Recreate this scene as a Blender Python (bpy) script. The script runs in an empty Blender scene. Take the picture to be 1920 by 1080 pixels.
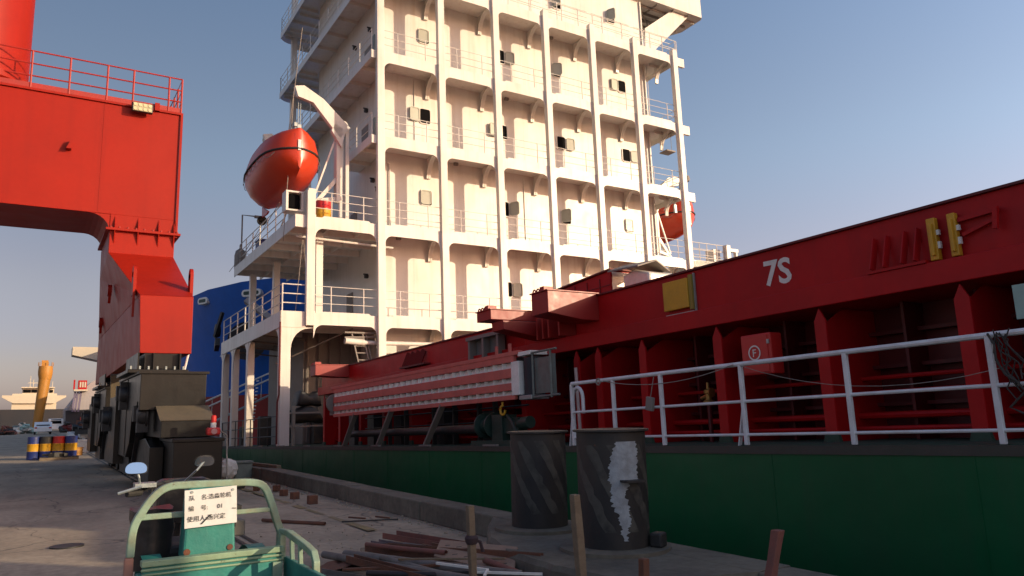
import bpy, bmesh, math, random
from mathutils import Vector, Matrix
random.seed(7)
R = math.radians
sc = bpy.context.scene
COL = sc.collection
# ---------------------------------------------------------------- camera
cam = bpy.data.cameras.new('camera'); camo = bpy.data.objects.new('camera', cam); COL.objects.link(camo); sc.camera = camo
UP = Vector((-196, -8840, 1426.04)).normalized(); FW = Vector((-900, 250, 1426.04)).normalized()
RX = FW.cross(UP)
if RX[0] < 0: RX = -RX
def w_from_c(c): return Vector((RX.dot(c), FW.dot(c), UP.dot(c)))        # picture frame (right, down, forward) to world
EYE = Vector((0, 0, 1.55))
r_, d_, f_ = w_from_c(Vector((1, 0, 0))), w_from_c(Vector((0, 1, 0))), w_from_c(Vector((0, 0, 1)))
camo.matrix_world = Matrix(((r_.x, -d_.x, -f_.x, 0), (r_.y, -d_.y, -f_.y, 0), (r_.z, -d_.z, -f_.z, 1.55), (0, 0, 0, 1)))
cam.sensor_width = 36; cam.lens = 1426.04 / 1920 * 36; cam.clip_end = 3000; cam.clip_start = .05
# ---------------------------------------------------------------- sky and sun
SUN_AZ, SUN_EL = 140, 14          # degrees clockwise from +Y
w = bpy.data.worlds.new('World'); sc.world = w; w.use_nodes = True
nt = w.node_tree; bg = nt.nodes['Background']
sky = nt.nodes.new('ShaderNodeTexSky'); sky.sky_type = 'NISHITA'; sky.sun_disc = False
sky.sun_elevation = R(SUN_EL); sky.sun_rotation = R(SUN_AZ); sky.air_density = 1.0; sky.dust_density = 1.0; sky.ozone_density = 1.0
# evening haze: the low air is warmer and the whole sky brightens steadily towards the sun's side
tcw = nt.nodes.new('ShaderNodeTexCoord'); sep = nt.nodes.new('ShaderNodeSeparateXYZ'); nt.links.new(tcw.outputs['Generated'], sep.inputs[0])
rmp = nt.nodes.new('ShaderNodeValToRGB'); cr0 = rmp.color_ramp; cr0.interpolation = 'EASE'
cr0.elements[0].position = .0; cr0.elements[0].color = (.74, .66, 1.05, 1); cr0.elements[1].position = .62; cr0.elements[1].color = (1.01, 1.0, 1.07, 1)
e_ = cr0.elements.new(.07); e_.color = (.86, .69, .85, 1); e_ = cr0.elements.new(.17); e_.color = (1.03, .77, .80, 1); e_ = cr0.elements.new(.33); e_.color = (1.09, .955, .95, 1)
nt.links.new(sep.outputs['Z'], rmp.inputs[0])
dt = nt.nodes.new('ShaderNodeVectorMath'); dt.operation = 'DOT_PRODUCT'; dt.inputs[1].default_value = (math.sin(R(SUN_AZ)), math.cos(R(SUN_AZ)), 0); nt.links.new(tcw.outputs['Generated'], dt.inputs[0])
mr = nt.nodes.new('ShaderNodeMapRange'); mr.inputs['From Min'].default_value = -.75; mr.inputs['From Max'].default_value = .3; mr.inputs['To Min'].default_value = 1; mr.inputs['To Max'].default_value = 2.25
nt.links.new(dt.outputs['Value'], mr.inputs['Value'])
v1 = nt.nodes.new('ShaderNodeVectorMath'); v1.operation = 'MULTIPLY'; nt.links.new(sky.outputs[0], v1.inputs[0]); nt.links.new(rmp.outputs[0], v1.inputs[1])
v2 = nt.nodes.new('ShaderNodeVectorMath'); v2.operation = 'SCALE'; nt.links.new(v1.outputs[0], v2.inputs[0]); nt.links.new(mr.outputs[0], v2.inputs['Scale'])
wr = nt.nodes.new('ShaderNodeValToRGB'); wr.color_ramp.elements[0].position = .30; wr.color_ramp.elements[0].color = (1, 1, 1, 1); wr.color_ramp.elements[1].position = 1; wr.color_ramp.elements[1].color = (1.08, .92, .74, 1)
nt.links.new(dt.outputs['Value'], wr.inputs[0]); v3 = nt.nodes.new('ShaderNodeVectorMath'); v3.operation = 'MULTIPLY'; nt.links.new(v2.outputs[0], v3.inputs[0]); nt.links.new(wr.outputs[0], v3.inputs[1])
nt.links.new(v3.outputs[0], bg.inputs[0]); bg.inputs[1].default_value = .11
sl = bpy.data.lights.new('sun', 'SUN'); sl.energy = 4.7; sl.angle = R(.6); sl.color = (1, .80, .54)
so = bpy.data.objects.new('sun', sl); COL.objects.link(so)
sd = Vector((math.sin(R(SUN_AZ)) * math.cos(R(SUN_EL)), math.cos(R(SUN_AZ)) * math.cos(R(SUN_EL)), math.sin(R(SUN_EL))))
so.rotation_euler = sd.to_track_quat('Z', 'Y').to_euler(); so.location = sd * 60
vs = sc.view_settings; vs.view_transform = 'Standard'; vs.look = 'None'; vs.exposure = 0; vs.gamma = 1
# ---------------------------------------------------------------- the ship lies trimmed by the stern
TH = R(1.585); SO = Vector((7.7, 0, 1.2203))
SX, SY, SU = Vector((1, 0, 0)), Vector((0, math.cos(TH), -math.sin(TH))), Vector((0, math.sin(TH), math.cos(TH)))
def S2W(q): return SO + SX * q[0] + SY * q[1] + SU * q[2]
# ---------------------------------------------------------------- materials
MATS = {}
def mat(name, col, rough=.5, dirt=(.05, .04, .035), damt=.25, dscale=1.2, rust=0., streak=0., bump=.15, bscale=30, metal=0., fine=.08, wob=0., spec=.5):
    if name in MATS: return MATS[name]
    m = bpy.data.materials.new(name); m.use_nodes = True; n = m.node_tree.nodes; l = m.node_tree.links
    b = n['Principled BSDF']; b.inputs['Roughness'].default_value = rough; b.inputs['Metallic'].default_value = metal
    b.inputs['Specular IOR Level'].default_value = spec
    tc = n.new('ShaderNodeTexCoord')
    def noise(s, det=6, scale3=None, rg=.55):
        t = n.new('ShaderNodeTexNoise'); t.inputs['Scale'].default_value = s; t.inputs['Detail'].default_value = det; t.inputs['Roughness'].default_value = rg
        if scale3:
            mp = n.new('ShaderNodeMapping'); mp.inputs['Scale'].default_value = scale3; l.new(tc.outputs['Object'], mp.inputs[0]); l.new(mp.outputs[0], t.inputs['Vector'])
        else: l.new(tc.outputs['Object'], t.inputs['Vector'])
        return t.outputs['Fac']
    def ramp(src, a, c):
        r = n.new('ShaderNodeMapRange'); r.inputs['From Min'].default_value = a; r.inputs['From Max'].default_value = c; l.new(src, r.inputs['Value']); return r.outputs['Result']
    def mix(fac, A, B, blend='MIX', amt=1.):
        x = n.new('ShaderNodeMix'); x.data_type = 'RGBA'; x.blend_type = blend
        if amt != 1.:
            mm = n.new('ShaderNodeMath'); mm.operation = 'MULTIPLY'; mm.inputs[1].default_value = amt; l.new(fac, mm.inputs[0]); fac = mm.outputs[0]
        l.new(fac, x.inputs['Factor'])
        for s, v in ((x.inputs['A'], A), (x.inputs['B'], B)):
            if isinstance(v, tuple): s.default_value = (*v, 1)
            else: l.new(v, s)
        return x.outputs['Result']
    c = (col[0], col[1], col[2])
    out = mix(ramp(noise(dscale), .42, .72), c, dirt, amt=damt)
    out = mix(ramp(noise(bscale * .8, 3), .3, .75), out, (0., 0., 0.), amt=fine)
    if streak: out = mix(ramp(noise(1.6, 5, (2.6, 2.6, .12)), .5, .78), out, dirt, amt=streak)
    if rust:
        rf = ramp(noise(dscale * 2.7, 8, rg=.7), .72 - rust * .3, .78 - rust * .3)
        out = mix(rf, out, mix(noise(40, 3), (.16, .05, .02), (.07, .03, .02)), amt=.9)
    l.new(out, b.inputs['Base Color'])
    rr = n.new('ShaderNodeMapRange'); rr.inputs['To Min'].default_value = max(.03, rough - .1); rr.inputs['To Max'].default_value = min(1, rough + .16)
    l.new(noise(dscale * 3.1), rr.inputs['Value']); l.new(rr.outputs[0], b.inputs['Roughness'])
    nb = n.new('ShaderNodeBump'); nb.inputs['Strength'].default_value = bump; nb.inputs['Distance'].default_value = .01; l.new(noise(bscale, 5), nb.inputs['Height']); last = nb
    if wob:
        n2 = n.new('ShaderNodeBump'); n2.inputs['Strength'].default_value = wob; n2.inputs['Distance'].default_value = .1; l.new(noise(.9, 2), n2.inputs['Height']); l.new(nb.outputs[0], n2.inputs['Normal']); last = n2
    l.new(last.outputs[0], b.inputs['Normal'])
    MATS[name] = m; return m
WHITE = mat('white_ship_paint', (.69, .67, .625), .33, (.38, .30, .21), .28, .5, .0, .34, .04, 20, fine=.03, wob=.22, spec=.3)
WHITE2 = mat('white_rail_paint', (.74, .76, .78), .4, (.35, .28, .22), .35, 5, .12, 0, .1, 60)
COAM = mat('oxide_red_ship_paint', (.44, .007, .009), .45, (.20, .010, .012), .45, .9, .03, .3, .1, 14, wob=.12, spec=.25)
COAMD = mat('shade_darkened_red_paint', (.12, .004, .006), .5, (.04, .010, .011), .6, 1.6, .1, .4, .15, 20)  # darker copy of the red: recess shade in the colour; small parts share it
LRED = mat('light_red_bracket_paint', (.30, .018, .014), .4, (.2, .03, .03), .4, 2, .05, .1, .1, 20)
CRANE = mat('crane_red_paint', (.32, .013, .004), .45, (.20, .010, .006), .35, .5, 0, .35, .05, 10, fine=.06, wob=.10, spec=.2)
CRANER = mat('crane_rail_paint', (.36, .02, .012), .5, (.15, .03, .02), .4, 3, .1, 0, .1, 30)
GREEN = mat('green_hull_paint', (.001, .105, .034), .38, (.03, .075, .04), .45, .35, .0, .35, .06, 8, fine=.08, wob=.3, spec=.32)
GRLIP = mat('weathered_sheer_strake', (.06, .055, .045), .6, (.03, .05, .03), .5, 2, .25, 0, .3, 30)
BLACK = mat('black_bogie_paint', (.007, .0065, .006), .32, (.020, .016, .012), .45, 1.4, .02, .5, .12, 18, spec=.35)
TAN = mat('sunlit_black_paint', (.13, .10, .062), .6, (.06, .05, .04), .4, 2, .02, 0, .2, 20)  # black paint turned tan, with the sunlight put into the colour
DARK = mat('dark_machinery', (.018, .018, .02), .5, (.05, .04, .03), .5, 4, .12, 0, .4, 25)
DGREEN = mat('dark_green_machinery', (.015, .045, .035), .45, (.03, .03, .025), .5, 4, .1, 0, .3, 25)
CONC = mat('quay_concrete', (.43, .34, .245), .88, (.23, .18, .13), .75, .55, 0, 0, .5, 12, fine=.3)
def crackle(m, dark=(.05, .042, .036)):
    n = m.node_tree.nodes; l = m.node_tree.links; b = n['Principled BSDF']; src = b.inputs['Base Color'].links[0].from_socket
    tc = n.new('ShaderNodeTexCoord'); nz = n.new('ShaderNodeTexNoise'); nz.inputs['Scale'].default_value = 1.1; nz.inputs['Detail'].default_value = 6; l.new(tc.outputs['Object'], nz.inputs['Vector'])
    ad = n.new('ShaderNodeVectorMath'); ad.operation = 'MULTIPLY_ADD'; ad.inputs[1].default_value = (.9, .9, 0); l.new(nz.outputs['Color'], ad.inputs[0]); l.new(tc.outputs['Object'], ad.inputs[2])
    vo = n.new('ShaderNodeTexVoronoi'); vo.feature = 'DISTANCE_TO_EDGE'; vo.inputs['Scale'].default_value = .42; l.new(ad.outputs[0], vo.inputs['Vector'])
    mr_ = n.new('ShaderNodeMapRange'); mr_.inputs['From Min'].default_value = .0; mr_.inputs['From Max'].default_value = .008; mr_.inputs['To Min'].default_value = .75; mr_.inputs['To Max'].default_value = 0; l.new(vo.outputs['Distance'], mr_.inputs['Value'])
    mx = n.new('ShaderNodeMix'); mx.data_type = 'RGBA'; l.new(mr_.outputs[0], mx.inputs['Factor']); l.new(src, mx.inputs['A']); mx.inputs['B'].default_value = (*dark, 1)
    n3 = n.new('ShaderNodeTexNoise'); n3.inputs['Scale'].default_value = .9; n3.inputs['Detail'].default_value = 9; n3.inputs['Roughness'].default_value = .72; mp = n.new('ShaderNodeMapping'); mp.inputs['Scale'].default_value = (1.6, .45, 1); mp.inputs['Location'].default_value = (3, 7, 0); l.new(tc.outputs['Object'], mp.inputs[0]); l.new(mp.outputs[0], n3.inputs['Vector'])
    m3 = n.new('ShaderNodeMapRange'); m3.inputs['From Min'].default_value = .50; m3.inputs['From Max'].default_value = .68; m3.inputs['To Max'].default_value = .45; l.new(n3.outputs['Fac'], m3.inputs['Value'])
    m4 = n.new('ShaderNodeMix'); m4.data_type = 'RGBA'; l.new(m3.outputs[0], m4.inputs['Factor']); l.new(mx.outputs['Result'], m4.inputs['A']); m4.inputs['B'].default_value = (*[c * 1.7 for c in dark], 1)
    l.new(m4.outputs['Result'], b.inputs['Base Color'])
crackle(CONC)
CONC2 = mat('curb_concrete', (.17, .15, .115), .9, (.06, .052, .042), .7, 1.3, 0, .4, .8, 16, fine=.3)
YEL = mat('worn_yellow_line', (.30, .22, .10), .85, (.22, .17, .12), .95, 2.4, 0, 0, .4, 18, fine=.3)
SALM = mat('salmon_primer', (.60, .15, .12), .55, (.3, .08, .07), .35, 2.5, .02, .15, .1, 30)
TREAD = mat('white_tread_plate', (.86, .86, .82), .5, (.4, .38, .34), .3, 5, .02, 0, .1, 40)
ALU = mat('dull_aluminium', (.36, .40, .40), .42, (.18, .18, .17), .4, 5, .03, 0, .2, 40, metal=.5)
ORANGE = mat('lifeboat_orange', (.50, .040, .007), .30, (.45, .04, .02), .2, 1.5, 0, .1, .03, 10, fine=.03)
YELLOW = mat('yellow_paint', (.62, .33, .02), .45, (.28, .15, .03), .35, 3, .1, .2, .15, 30)
FIRE = mat('fire_box_red', (.52, .02, .018), .35, (.3, .02, .02), .3, 4, 0, 0, .05, 30)
BLUE = mat('blue_hull_paint', (.003, .12, .55), .4, (.006, .08, .36), .4, .4, 0, .3, .06, 6, wob=.12)
BOOT = mat('red_boot_paint', (.34, .03, .026), .5, (.09, .03, .02), .4, .5, 0, .3, .1, 6)
TEAL = mat('teal_cart_paint', (.035, .24, .20), .42, (.02, .10, .10), .6, 5, .2, .3, .2, 40)
MINT = mat('mint_frame_paint', (.24, .35, .26), .42, (.20, .15, .08), .7, 7, .28, 0, .2, 50)
MINTP = mat('pink_worn_frame_paint', (.40, .20, .15), .5, (.2, .12, .08), .5, 8, .25, 0, .2, 50)
RUBBER = mat('black_rubber', (.018, .018, .018), .7, (.06, .05, .04), .4, 6, 0, 0, .3, 40)
PLASTIC = mat('black_plastic_sheet', (.02, .02, .022), .3, (.05, .045, .04), .4, 6, 0, 0, .5, 12)
SIGNW = mat('white_sign_board', (.72, .70, .68), .5, (.5, .46, .40), .3, 7, 0, 0, .03, 40)
INK = mat('black_ink', (.02, .02, .02), .6, damt=0, fine=0)
WTXT = mat('white_lettering', (.75, .74, .70), .5, (.4, .3, .28), .2, 6, damt=.2) if False else mat('white_lettering', (.75, .74, .70), .5, (.4, .3, .28), .2, 6)
MIRROR = mat('mirror_glass', (.9, .93, .95), .06, damt=0, fine=0, metal=1, bump=0)
GLASS = mat('dark_window_glass', (.004, .004, .005), .7, damt=0, fine=0, bump=0, spec=.05)
RUSTY = mat('rusty_steel', (.16, .060, .032), .8, (.06, .035, .028), .7, 5, .3, 0, .6, 40)
RUSTL = mat('red_primed_scrap', (.22, .075, .055), .75, (.10, .06, .05), .6, 6, .2, 0, .4, 40)
STEELG = mat('grey_scrap_pipe', (.17, .15, .135), .7, (.08, .06, .05), .7, 6, .25, 0, .4, 40)
TANPL = mat('tan_perforated_plate', (.30, .19, .13), .7, (.16, .1, .08), .5, 6, .1, 0, .3, 40)
WOOD = mat('weathered_wood', (.20, .15, .10), .85, (.12, .08, .05), .6, 9, .05, .5, .6, 50)
BOLL = mat('bollard_black_steel', (.011, .011, .013), .55, (.040, .034, .028), .7, 2.2, .16, .6, .4, 14)
PAINTW = mat('splashed_grey_paint', (.30, .34, .38), .6, (.12, .12, .12), .7, 9, 0, .8, .6, 30)
CREAM = mat('cream_superstructure', (.55, .47, .36), .5, (.5, .42, .32), .25, .3, 0, .3, .05, 5)
BHULL = mat('black_far_hull', (.012, .013, .02), .5, (.03, .02, .02), .4, .2, 0, 0, .05, 4)
OCHRE = mat('orange_ochre_paint', (.42, .18, .02), .5, (.4, .18, .04), .4, 1, 0, .3, .05, 10)
GREYH = mat('grey_far_hull', (.34, .31, .32), .6, (.2, .17, .17), .5, .3, 0, .5, .05, 5)
CARW = mat('white_car_paint', (.78, .79, .80), .25, damt=.05, fine=0)
BLUD = mat('drum_blue', (.018, .035, .18), .45, (.02, .03, .07), .4, 4, .05)
FOIL = mat('crumpled_foil', (.80, .76, .66), .35, (.45, .38, .28), .3, 6, 0, 0, 1., 14, metal=.25)
STYRO = mat('white_foam', (.70, .68, .64), .8, (.4, .35, .3), .5, 6, 0, 0, .4, 40)
GREYB = mat('grey_green_box', (.16, .19, .17), .6, (.1, .1, .09), .4, 6)
WATER = mat('harbour_water', (.02, .035, .035), .12, (.02, .03, .03), .3, .2, 0, 0, .6, 1.3)
LAMPG = mat('lamp_lens', (.65, .58, .35), .25, damt=.1)
GREYP = mat('grey_under_paint', (.22, .20, .18), .6, (.2, .16, .14), .4, .8, 0, .2, .1, 20)
TURQ = mat('pale_turquoise_sheet', (.30, .46, .42), .5, (.2, .26, .24), .4, 4)
BRASS = mat('brass_valve', (.40, .22, .06), .4, (.15, .1, .04), .5, 8, metal=.6)
ROPE = mat('grey_rope', (.30, .27, .24), .9, (.12, .1, .09), .5, 20)
# ---------------------------------------------------------------- geometry collector
OFF = {}
def off(o):
    while o is not None:
        if o.name in OFF: return OFF[o.name]
        o = o.parent
    return Vector((0, 0, 0))
class G:
    def __init__(s): s.v = []; s.f = []
    def add(s, vs_, fs): k = len(s.v); s.v += [Vector(p) for p in vs_]; s.f += [[i + k for i in f] for f in fs]; return s
    def box(s, x0, x1, y0, y1, z0, z1):
        return s.add([(x0, y0, z0), (x1, y0, z0), (x1, y1, z0), (x0, y1, z0), (x0, y0, z1), (x1, y0, z1), (x1, y1, z1), (x0, y1, z1)],
                     [(3, 2, 1, 0), (4, 5, 6, 7), (0, 1, 5, 4), (1, 2, 6, 5), (2, 3, 7, 6), (3, 0, 4, 7)])
    def hexa(s, p): return s.add(p, [(3, 2, 1, 0), (4, 5, 6, 7), (0, 1, 5, 4), (1, 2, 6, 5), (2, 3, 7, 6), (3, 0, 4, 7)])
    def obox(s, c, size, rot):
        M_ = rot if isinstance(rot, Matrix) else Matrix.Rotation(rot, 3, 'Z')
        a, b, d = size[0] / 2, size[1] / 2, size[2] / 2
        return s.hexa([Vector(c) + M_ @ Vector(q) for q in ((-a, -b, -d), (a, -b, -d), (a, b, -d), (-a, b, -d), (-a, -b, d), (a, -b, d), (a, b, d), (-a, b, d))])
    def prism(s, poly, ax, a, b):                       # poly in the two other axes, extruded along ax
        def P(p, t): return {0: (t, p[0], p[1]), 1: (p[0], t, p[1]), 2: (p[0], p[1], t)}[ax]
        n = len(poly); return s.add([P(p, a) for p in poly] + [P(p, b) for p in poly],
                     [list(range(n)), list(range(2 * n - 1, n - 1, -1))] + [[i, i + n, (i + 1) % n + n, (i + 1) % n] for i in range(n)])
    def beam(s, a, b, w_, h_, upv=(0, 0, 1)):
        a, b = Vector(a), Vector(b); d = (b - a); L = d.length; d.normalize(); u = Vector(upv)
        x = d.cross(u)
        if x.length < 1e-4: x = d.cross(Vector((1, 0, 0)))
        x.normalize(); z = x.cross(d)
        return s.hexa([p + x * i * w_ / 2 + z * j * h_ / 2 for p, i, j in ((a, -1, -1), (a, 1, -1), (b, 1, -1), (b, -1, -1), (a, -1, 1), (a, 1, 1), (b, 1, 1), (b, -1, 1))])
    def tube(s, pts, r, n=8, cap=True):
        pts = [Vector(p) for p in pts]; k = len(s.v); rs = r if isinstance(r, (list, tuple)) else [r] * len(pts); px = None
        for i, p in enumerate(pts):
            d = (pts[min(i + 1, len(pts) - 1)] - pts[max(i - 1, 0)]).normalized()
            if px is None: px = d.cross(Vector((0, 0, 1)) if abs(d.z) < .9 else Vector((1, 0, 0))).normalized()
            x = (px - d * px.dot(d)).normalized(); y = d.cross(x); px = x
            s.v += [p + (x * math.cos(2 * math.pi * j / n) + y * math.sin(2 * math.pi * j / n)) * rs[i] for j in range(n)]
        for i in range(len(pts) - 1):
            for j in range(n): s.f.append([k + i * n + j, k + i * n + (j + 1) % n, k + (i + 1) * n + (j + 1) % n, k + (i + 1) * n + j])
        if cap: s.f.append([k + j for j in range(n)][::-1]); s.f.append([k + (len(pts) - 1) * n + j for j in range(n)])
        return s
    def lathe(s, prof, c, n=24, ax='Z'):                # prof: (r, h)
        k = len(s.v); c = Vector(c)
        for r, h in prof:
            for j in range(n):
                a = 2 * math.pi * j / n; u, v = r * math.cos(a), r * math.sin(a)
                s.v.append(c + Vector({'Z': (u, v, h), 'Y': (u, h, v), 'X': (h, u, v)}[ax]))
        for i in range(len(prof) - 1):
            for j in range(n): s.f.append([k + i * n + j, k + i * n + (j + 1) % n, k + (i + 1) * n + (j + 1) % n, k + (i + 1) * n + j])
        s.f.append([k + j for j in range(n)][::-1]); s.f.append([k + (len(prof) - 1) * n + j for j in range(n)])
        return s
    def loft(s, rings, caps=True, closed=True):
        n = len(rings[0]); k = len(s.v)
        for r in rings: s.v += [Vector(p) for p in r]
        for i in range(len(rings) - 1):
            for j in range(n if closed else n - 1): s.f.append([k + i * n + j, k + i * n + (j + 1) % n, k + (i + 1) * n + (j + 1) % n, k + (i + 1) * n + j])
        if caps: s.f.append([k + j for j in range(n)][::-1]); s.f.append([k + (len(rings) - 1) * n + j for j in range(n)])
        return s
    def build(s, name, m, parent=None, smooth=False, bevel=0, origin=None, ship=False, seg=2, raw=False):
        o_ = Vector((0, 0, 0)) if raw else Vector(origin) if origin is not None else off(parent)
        me = bpy.data.meshes.new(name); me.from_pydata([p - o_ for p in s.v], [], s.f)
        bm = bmesh.new(); bm.from_mesh(me); bmesh.ops.recalc_face_normals(bm, faces=bm.faces[:]); bm.to_mesh(me); bm.free()
        me.materials.append(m); o = bpy.data.objects.new(name, me); COL.objects.link(o)
        if parent: o.parent = parent
        elif origin is not None:
            OFF[o.name] = o_
            if ship: o.location = S2W(o_); o.rotation_euler.x = -TH
            else: o.location = o_
        if smooth:
            for p in me.polygons: p.use_smooth = True
            me.set_sharp_from_angle(angle=R(38))
        if bevel:
            b = o.modifiers.new('bevel', 'BEVEL'); b.width = bevel; b.segments = seg; b.limit_method = 'ANGLE'; b.angle_limit = R(40)
            if smooth: b.harden_normals = False
        return o
def B(x0, x1, y0, y1, z0, z1): return G().box(x0, x1, y0, y1, z0, z1)
def tag(o, label=None, cat=None, group=None, kind=None):
    for k, v in (('label', label), ('category', cat), ('group', group), ('kind', kind)):
        if v: o[k] = v
    return o
def thing(name, label, cat, base, group=None, ship=False):
    o = bpy.data.objects.new(name, None); COL.objects.link(o); o.empty_display_size = .3
    b = Vector(base); OFF[o.name] = b
    if ship: o.location = S2W(b); o.rotation_euler.x = -TH
    else: o.location = b
    return tag(o, label, cat, group)
def dup(o, d=(0, 0, 0), parent=None, label=None):
    c = o.copy(); COL.objects.link(c); c.parent = parent if parent else o.parent
    c.location = o.location + Vector(d)
    if label: c['label'] = label
    for ch in list(o.children): dup(ch, (0, 0, 0), c)
    return c
def text(s, size, m, name, parent, M_, ext=.002):
    cu = bpy.data.curves.new(name, 'FONT'); cu.body = s; cu.size = size; cu.extrude = ext; cu.offset = .011 if size > .2 else 0; cu.resolution_u = 3
    t = bpy.data.objects.new('tmp', cu); COL.objects.link(t); bpy.context.view_layer.update()
    me = bpy.data.meshes.new_from_object(t.evaluated_get(bpy.context.evaluated_depsgraph_get())); bpy.data.objects.remove(t)
    me.transform(M_); me.materials.clear(); me.materials.append(m)
    o = bpy.data.objects.new(name, me); COL.objects.link(o); o.parent = parent
    return o
def basis(o, x, y):
    x = Vector(x).normalized(); y = Vector(y).normalized(); z = x.cross(y); o = Vector(o)
    return Matrix(((x.x, y.x, z.x, o.x), (x.y, y.y, z.y, o.y), (x.z, y.z, z.z, o.z), (0, 0, 0, 1)))
def arc(cx, cy, r, a0, a1, n=6): return [(cx + r * math.cos(R(a0 + (a1 - a0) * i / n)), cy + r * math.sin(R(a0 + (a1 - a0) * i / n))) for i in range(n + 1)]
def rails(g, pts, h, levels, r, post=None, pr=None):
    """railing along pts: horizontal rails at the given levels, posts at given spacing"""
    for z in levels: g.tube([(p[0], p[1], p[2] + z) for p in pts], r, 6)
    if post:
        for a, b in zip(pts, pts[1:]):
            a, b = Vector(a), Vector(b); n = max(1, round((b - a).length / post))
            for i in range(n + 1):
                p = a.lerp(b, i / n); g.tube([p, p + Vector((0, 0, h))], pr or r * 1.2, 6)
    return g
# ================================================================ the ground, water
def struct(g, name, m, **k): return tag(g.build(name, m, **k), kind='structure')
g = G()
nx, ny = 60, 90
xs = [-300, -120, -60, -30, -16, -10] + [-7 + i * 11.9 / 40 for i in range(41)]
ys = [-60, -20, -8, -2] + [i * .35 for i in range(100)] + [36, 40, 50, 70, 100, 150, 175]
for y in ys:
    for x in xs:
        g.v.append(Vector((x, y, (.006 * math.sin(x * 1.3 + y * .7) + .005 * math.sin(y * 2.1 - x * .9)) if -8 < x < 4.7 and 2 < y < 34 else 0)))
for j in range(len(ys) - 1):
    for i in range(len(xs) - 1):
        a = j * len(xs) + i; g.f.append([a, a + 1, a + 1 + len(xs), a + len(xs)])
struct(g, 'quay_ground', CONC, smooth=True)
struct(B(4.86, 5.3, -60, 175, -6, -.01), 'quay_wall', CONC2)
g = G()
y = 4.3
random.seed(3)
while y < 100:                                            # the curb, cast in lengths with open joints
    L = 3.1 if y < 40 else 12; dz = random.uniform(-.012, .012)
    g.box(4.9 + dz, 5.28, y + .012, y + L - .012, -.005, .272 + dz); y += L
g.box(4.9, 5.28, -20, 4.29, -.005, .26)
struct(g, 'quay_curb', CONC2, bevel=.018)
struct(B(5.3, 900, -900, 1500, -1.7, -1.6), 'harbour_water', WATER)
struct(B(-900, 5.29, 175.1, 1500, -1.7, -1.6), 'harbour_basin_water', WATER)
struct(B(-900, -300.1, -900, 175, -.5, -.05), 'far_ground', CONC)
g = G(); random.seed(5)
y = 6.2
while y < 34:
    L = random.uniform(.25, 1.3); wd = random.uniform(.04, .075); g.add([(3.97 - wd, y, .012), (3.97 + wd, y + .02, .012), (3.97 + wd * .8, y + L, .012), (3.97 - wd, y + L - .05, .012)], [(0, 1, 2, 3)]); y += L + random.uniform(.05, .5)
struct(g, 'yellow_line', YEL)
g = G()
for x in (2.28, 2.42): g.add([(x, 3, .014), (x + .05, 3, .014), (x + .05, 120, .014), (x, 120, .014)], [(0, 1, 2, 3)])
struct(g, 'crane_rail', mat('dark_rail_groove', (.04, .035, .03), .6, rust=.2))
# ================================================================ the white cargo ship
ship = bpy.data.objects.new('cargo_ship', None); COL.objects.link(ship); ship.location = SO; ship.rotation_euler.x = -TH
tag(ship, 'cargo ship with green hull, red hatch coaming and tall cream deckhouse', 'ship')
# hull
g = G()
sec = [(-41, 1.5), (-38, .2), (-34, 0), (39, 0), (41, .8), (43, 3.5)]
yy = [(-60, 8), (-48, 2), (-38, .1), (-30, 0), (40, 0), (41.5, .8), (43.4, 4.5)]
rings = []
for y, dx in yy: rings.append([(dx, y, .0), (dx, y, -3), (dx + .5, y, -6), (25.6 - dx - .5, y, -6), (25.6 - dx, y, -3), (25.6 - dx, y, 0)])
g.loft(rings); hull = g.build('hull', GREEN, ship)
g = G(); g.box(-.02, .10, -38, 40, -.085, .012); g.build('sheer_strake', GRLIP, ship)
g = G()
for y in [-8 + 2.4 * i for i in range(21)]: g.box(-.006, .0, y, y + .012, -4, -.09)
for z in (-1.6, -3.2): g.box(-.006, 0, -38, 40, z, z + .012)
g.build('weld_seam', GREEN, hull)
B(.1, 25.5, -38, 40, .001, .02).build('main_deck', mat('deck_green_paint', (.02, .07, .045), .6, (.08, .03, .02), .5, 2, .2), ship)
# side coaming: recessed wall, girder strip, upper panel, with unseen gaps added near the camera to let sunlight through
for y0, y1, top in ((3.2, 13.6, 2.72), (13.6, 27.2, 2.60), (-3.9, -.6, 2.72), (-14, -4.9, 2.72), (-38, -15.2, 2.72)):
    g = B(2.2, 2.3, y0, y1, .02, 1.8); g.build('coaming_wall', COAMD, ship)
    g = B(1.0, 2.4, y0, y1, 1.77, 2.05); g.build('coaming_girder', COAM, ship, bevel=.01)
    g = B(1.15, 1.45, y0, y1, 2.052, top); g.build('coaming_panel', COAM, ship, bevel=.01)
    g = B(1.10, 1.16, y0, y1, top, top + .03); g.build('coaming_edge', COAMD, ship)
    if y1 > 3:
        g = G()
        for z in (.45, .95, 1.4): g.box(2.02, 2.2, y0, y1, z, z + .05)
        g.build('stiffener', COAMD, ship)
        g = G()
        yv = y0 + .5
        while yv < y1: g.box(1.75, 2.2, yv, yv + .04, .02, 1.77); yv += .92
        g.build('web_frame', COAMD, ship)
B(1.15, 24, .11, 3.19, .02, 1.98).build('unseen_light_block', COAMD, ship); B(1.15, 24, -4.89, -3.91, .02, 1.95).build('unseen_light_block', COAMD, ship)  # unseen boxes added in the gaps: block low sun, let higher rays pass
B(1.5, 24.1, -38, 27.2, 2.35, 2.62).build('hatch_cover', COAM, ship) if False else None
for y0, y1, x0 in ((3.3, 13.5, 1.5), (13.75, 27.0, 1.5), (-3.85, -.65, 6), (-13.9, -4.95, 7), (-37, -15.3, 1.5)):  # unseen covers beside the gaps are cut back to clear the sunlight
    B(x0, 24.1, y0, y1, 2.3, 2.6).build('hatch_cover', COAM, ship)
proto = None
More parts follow.
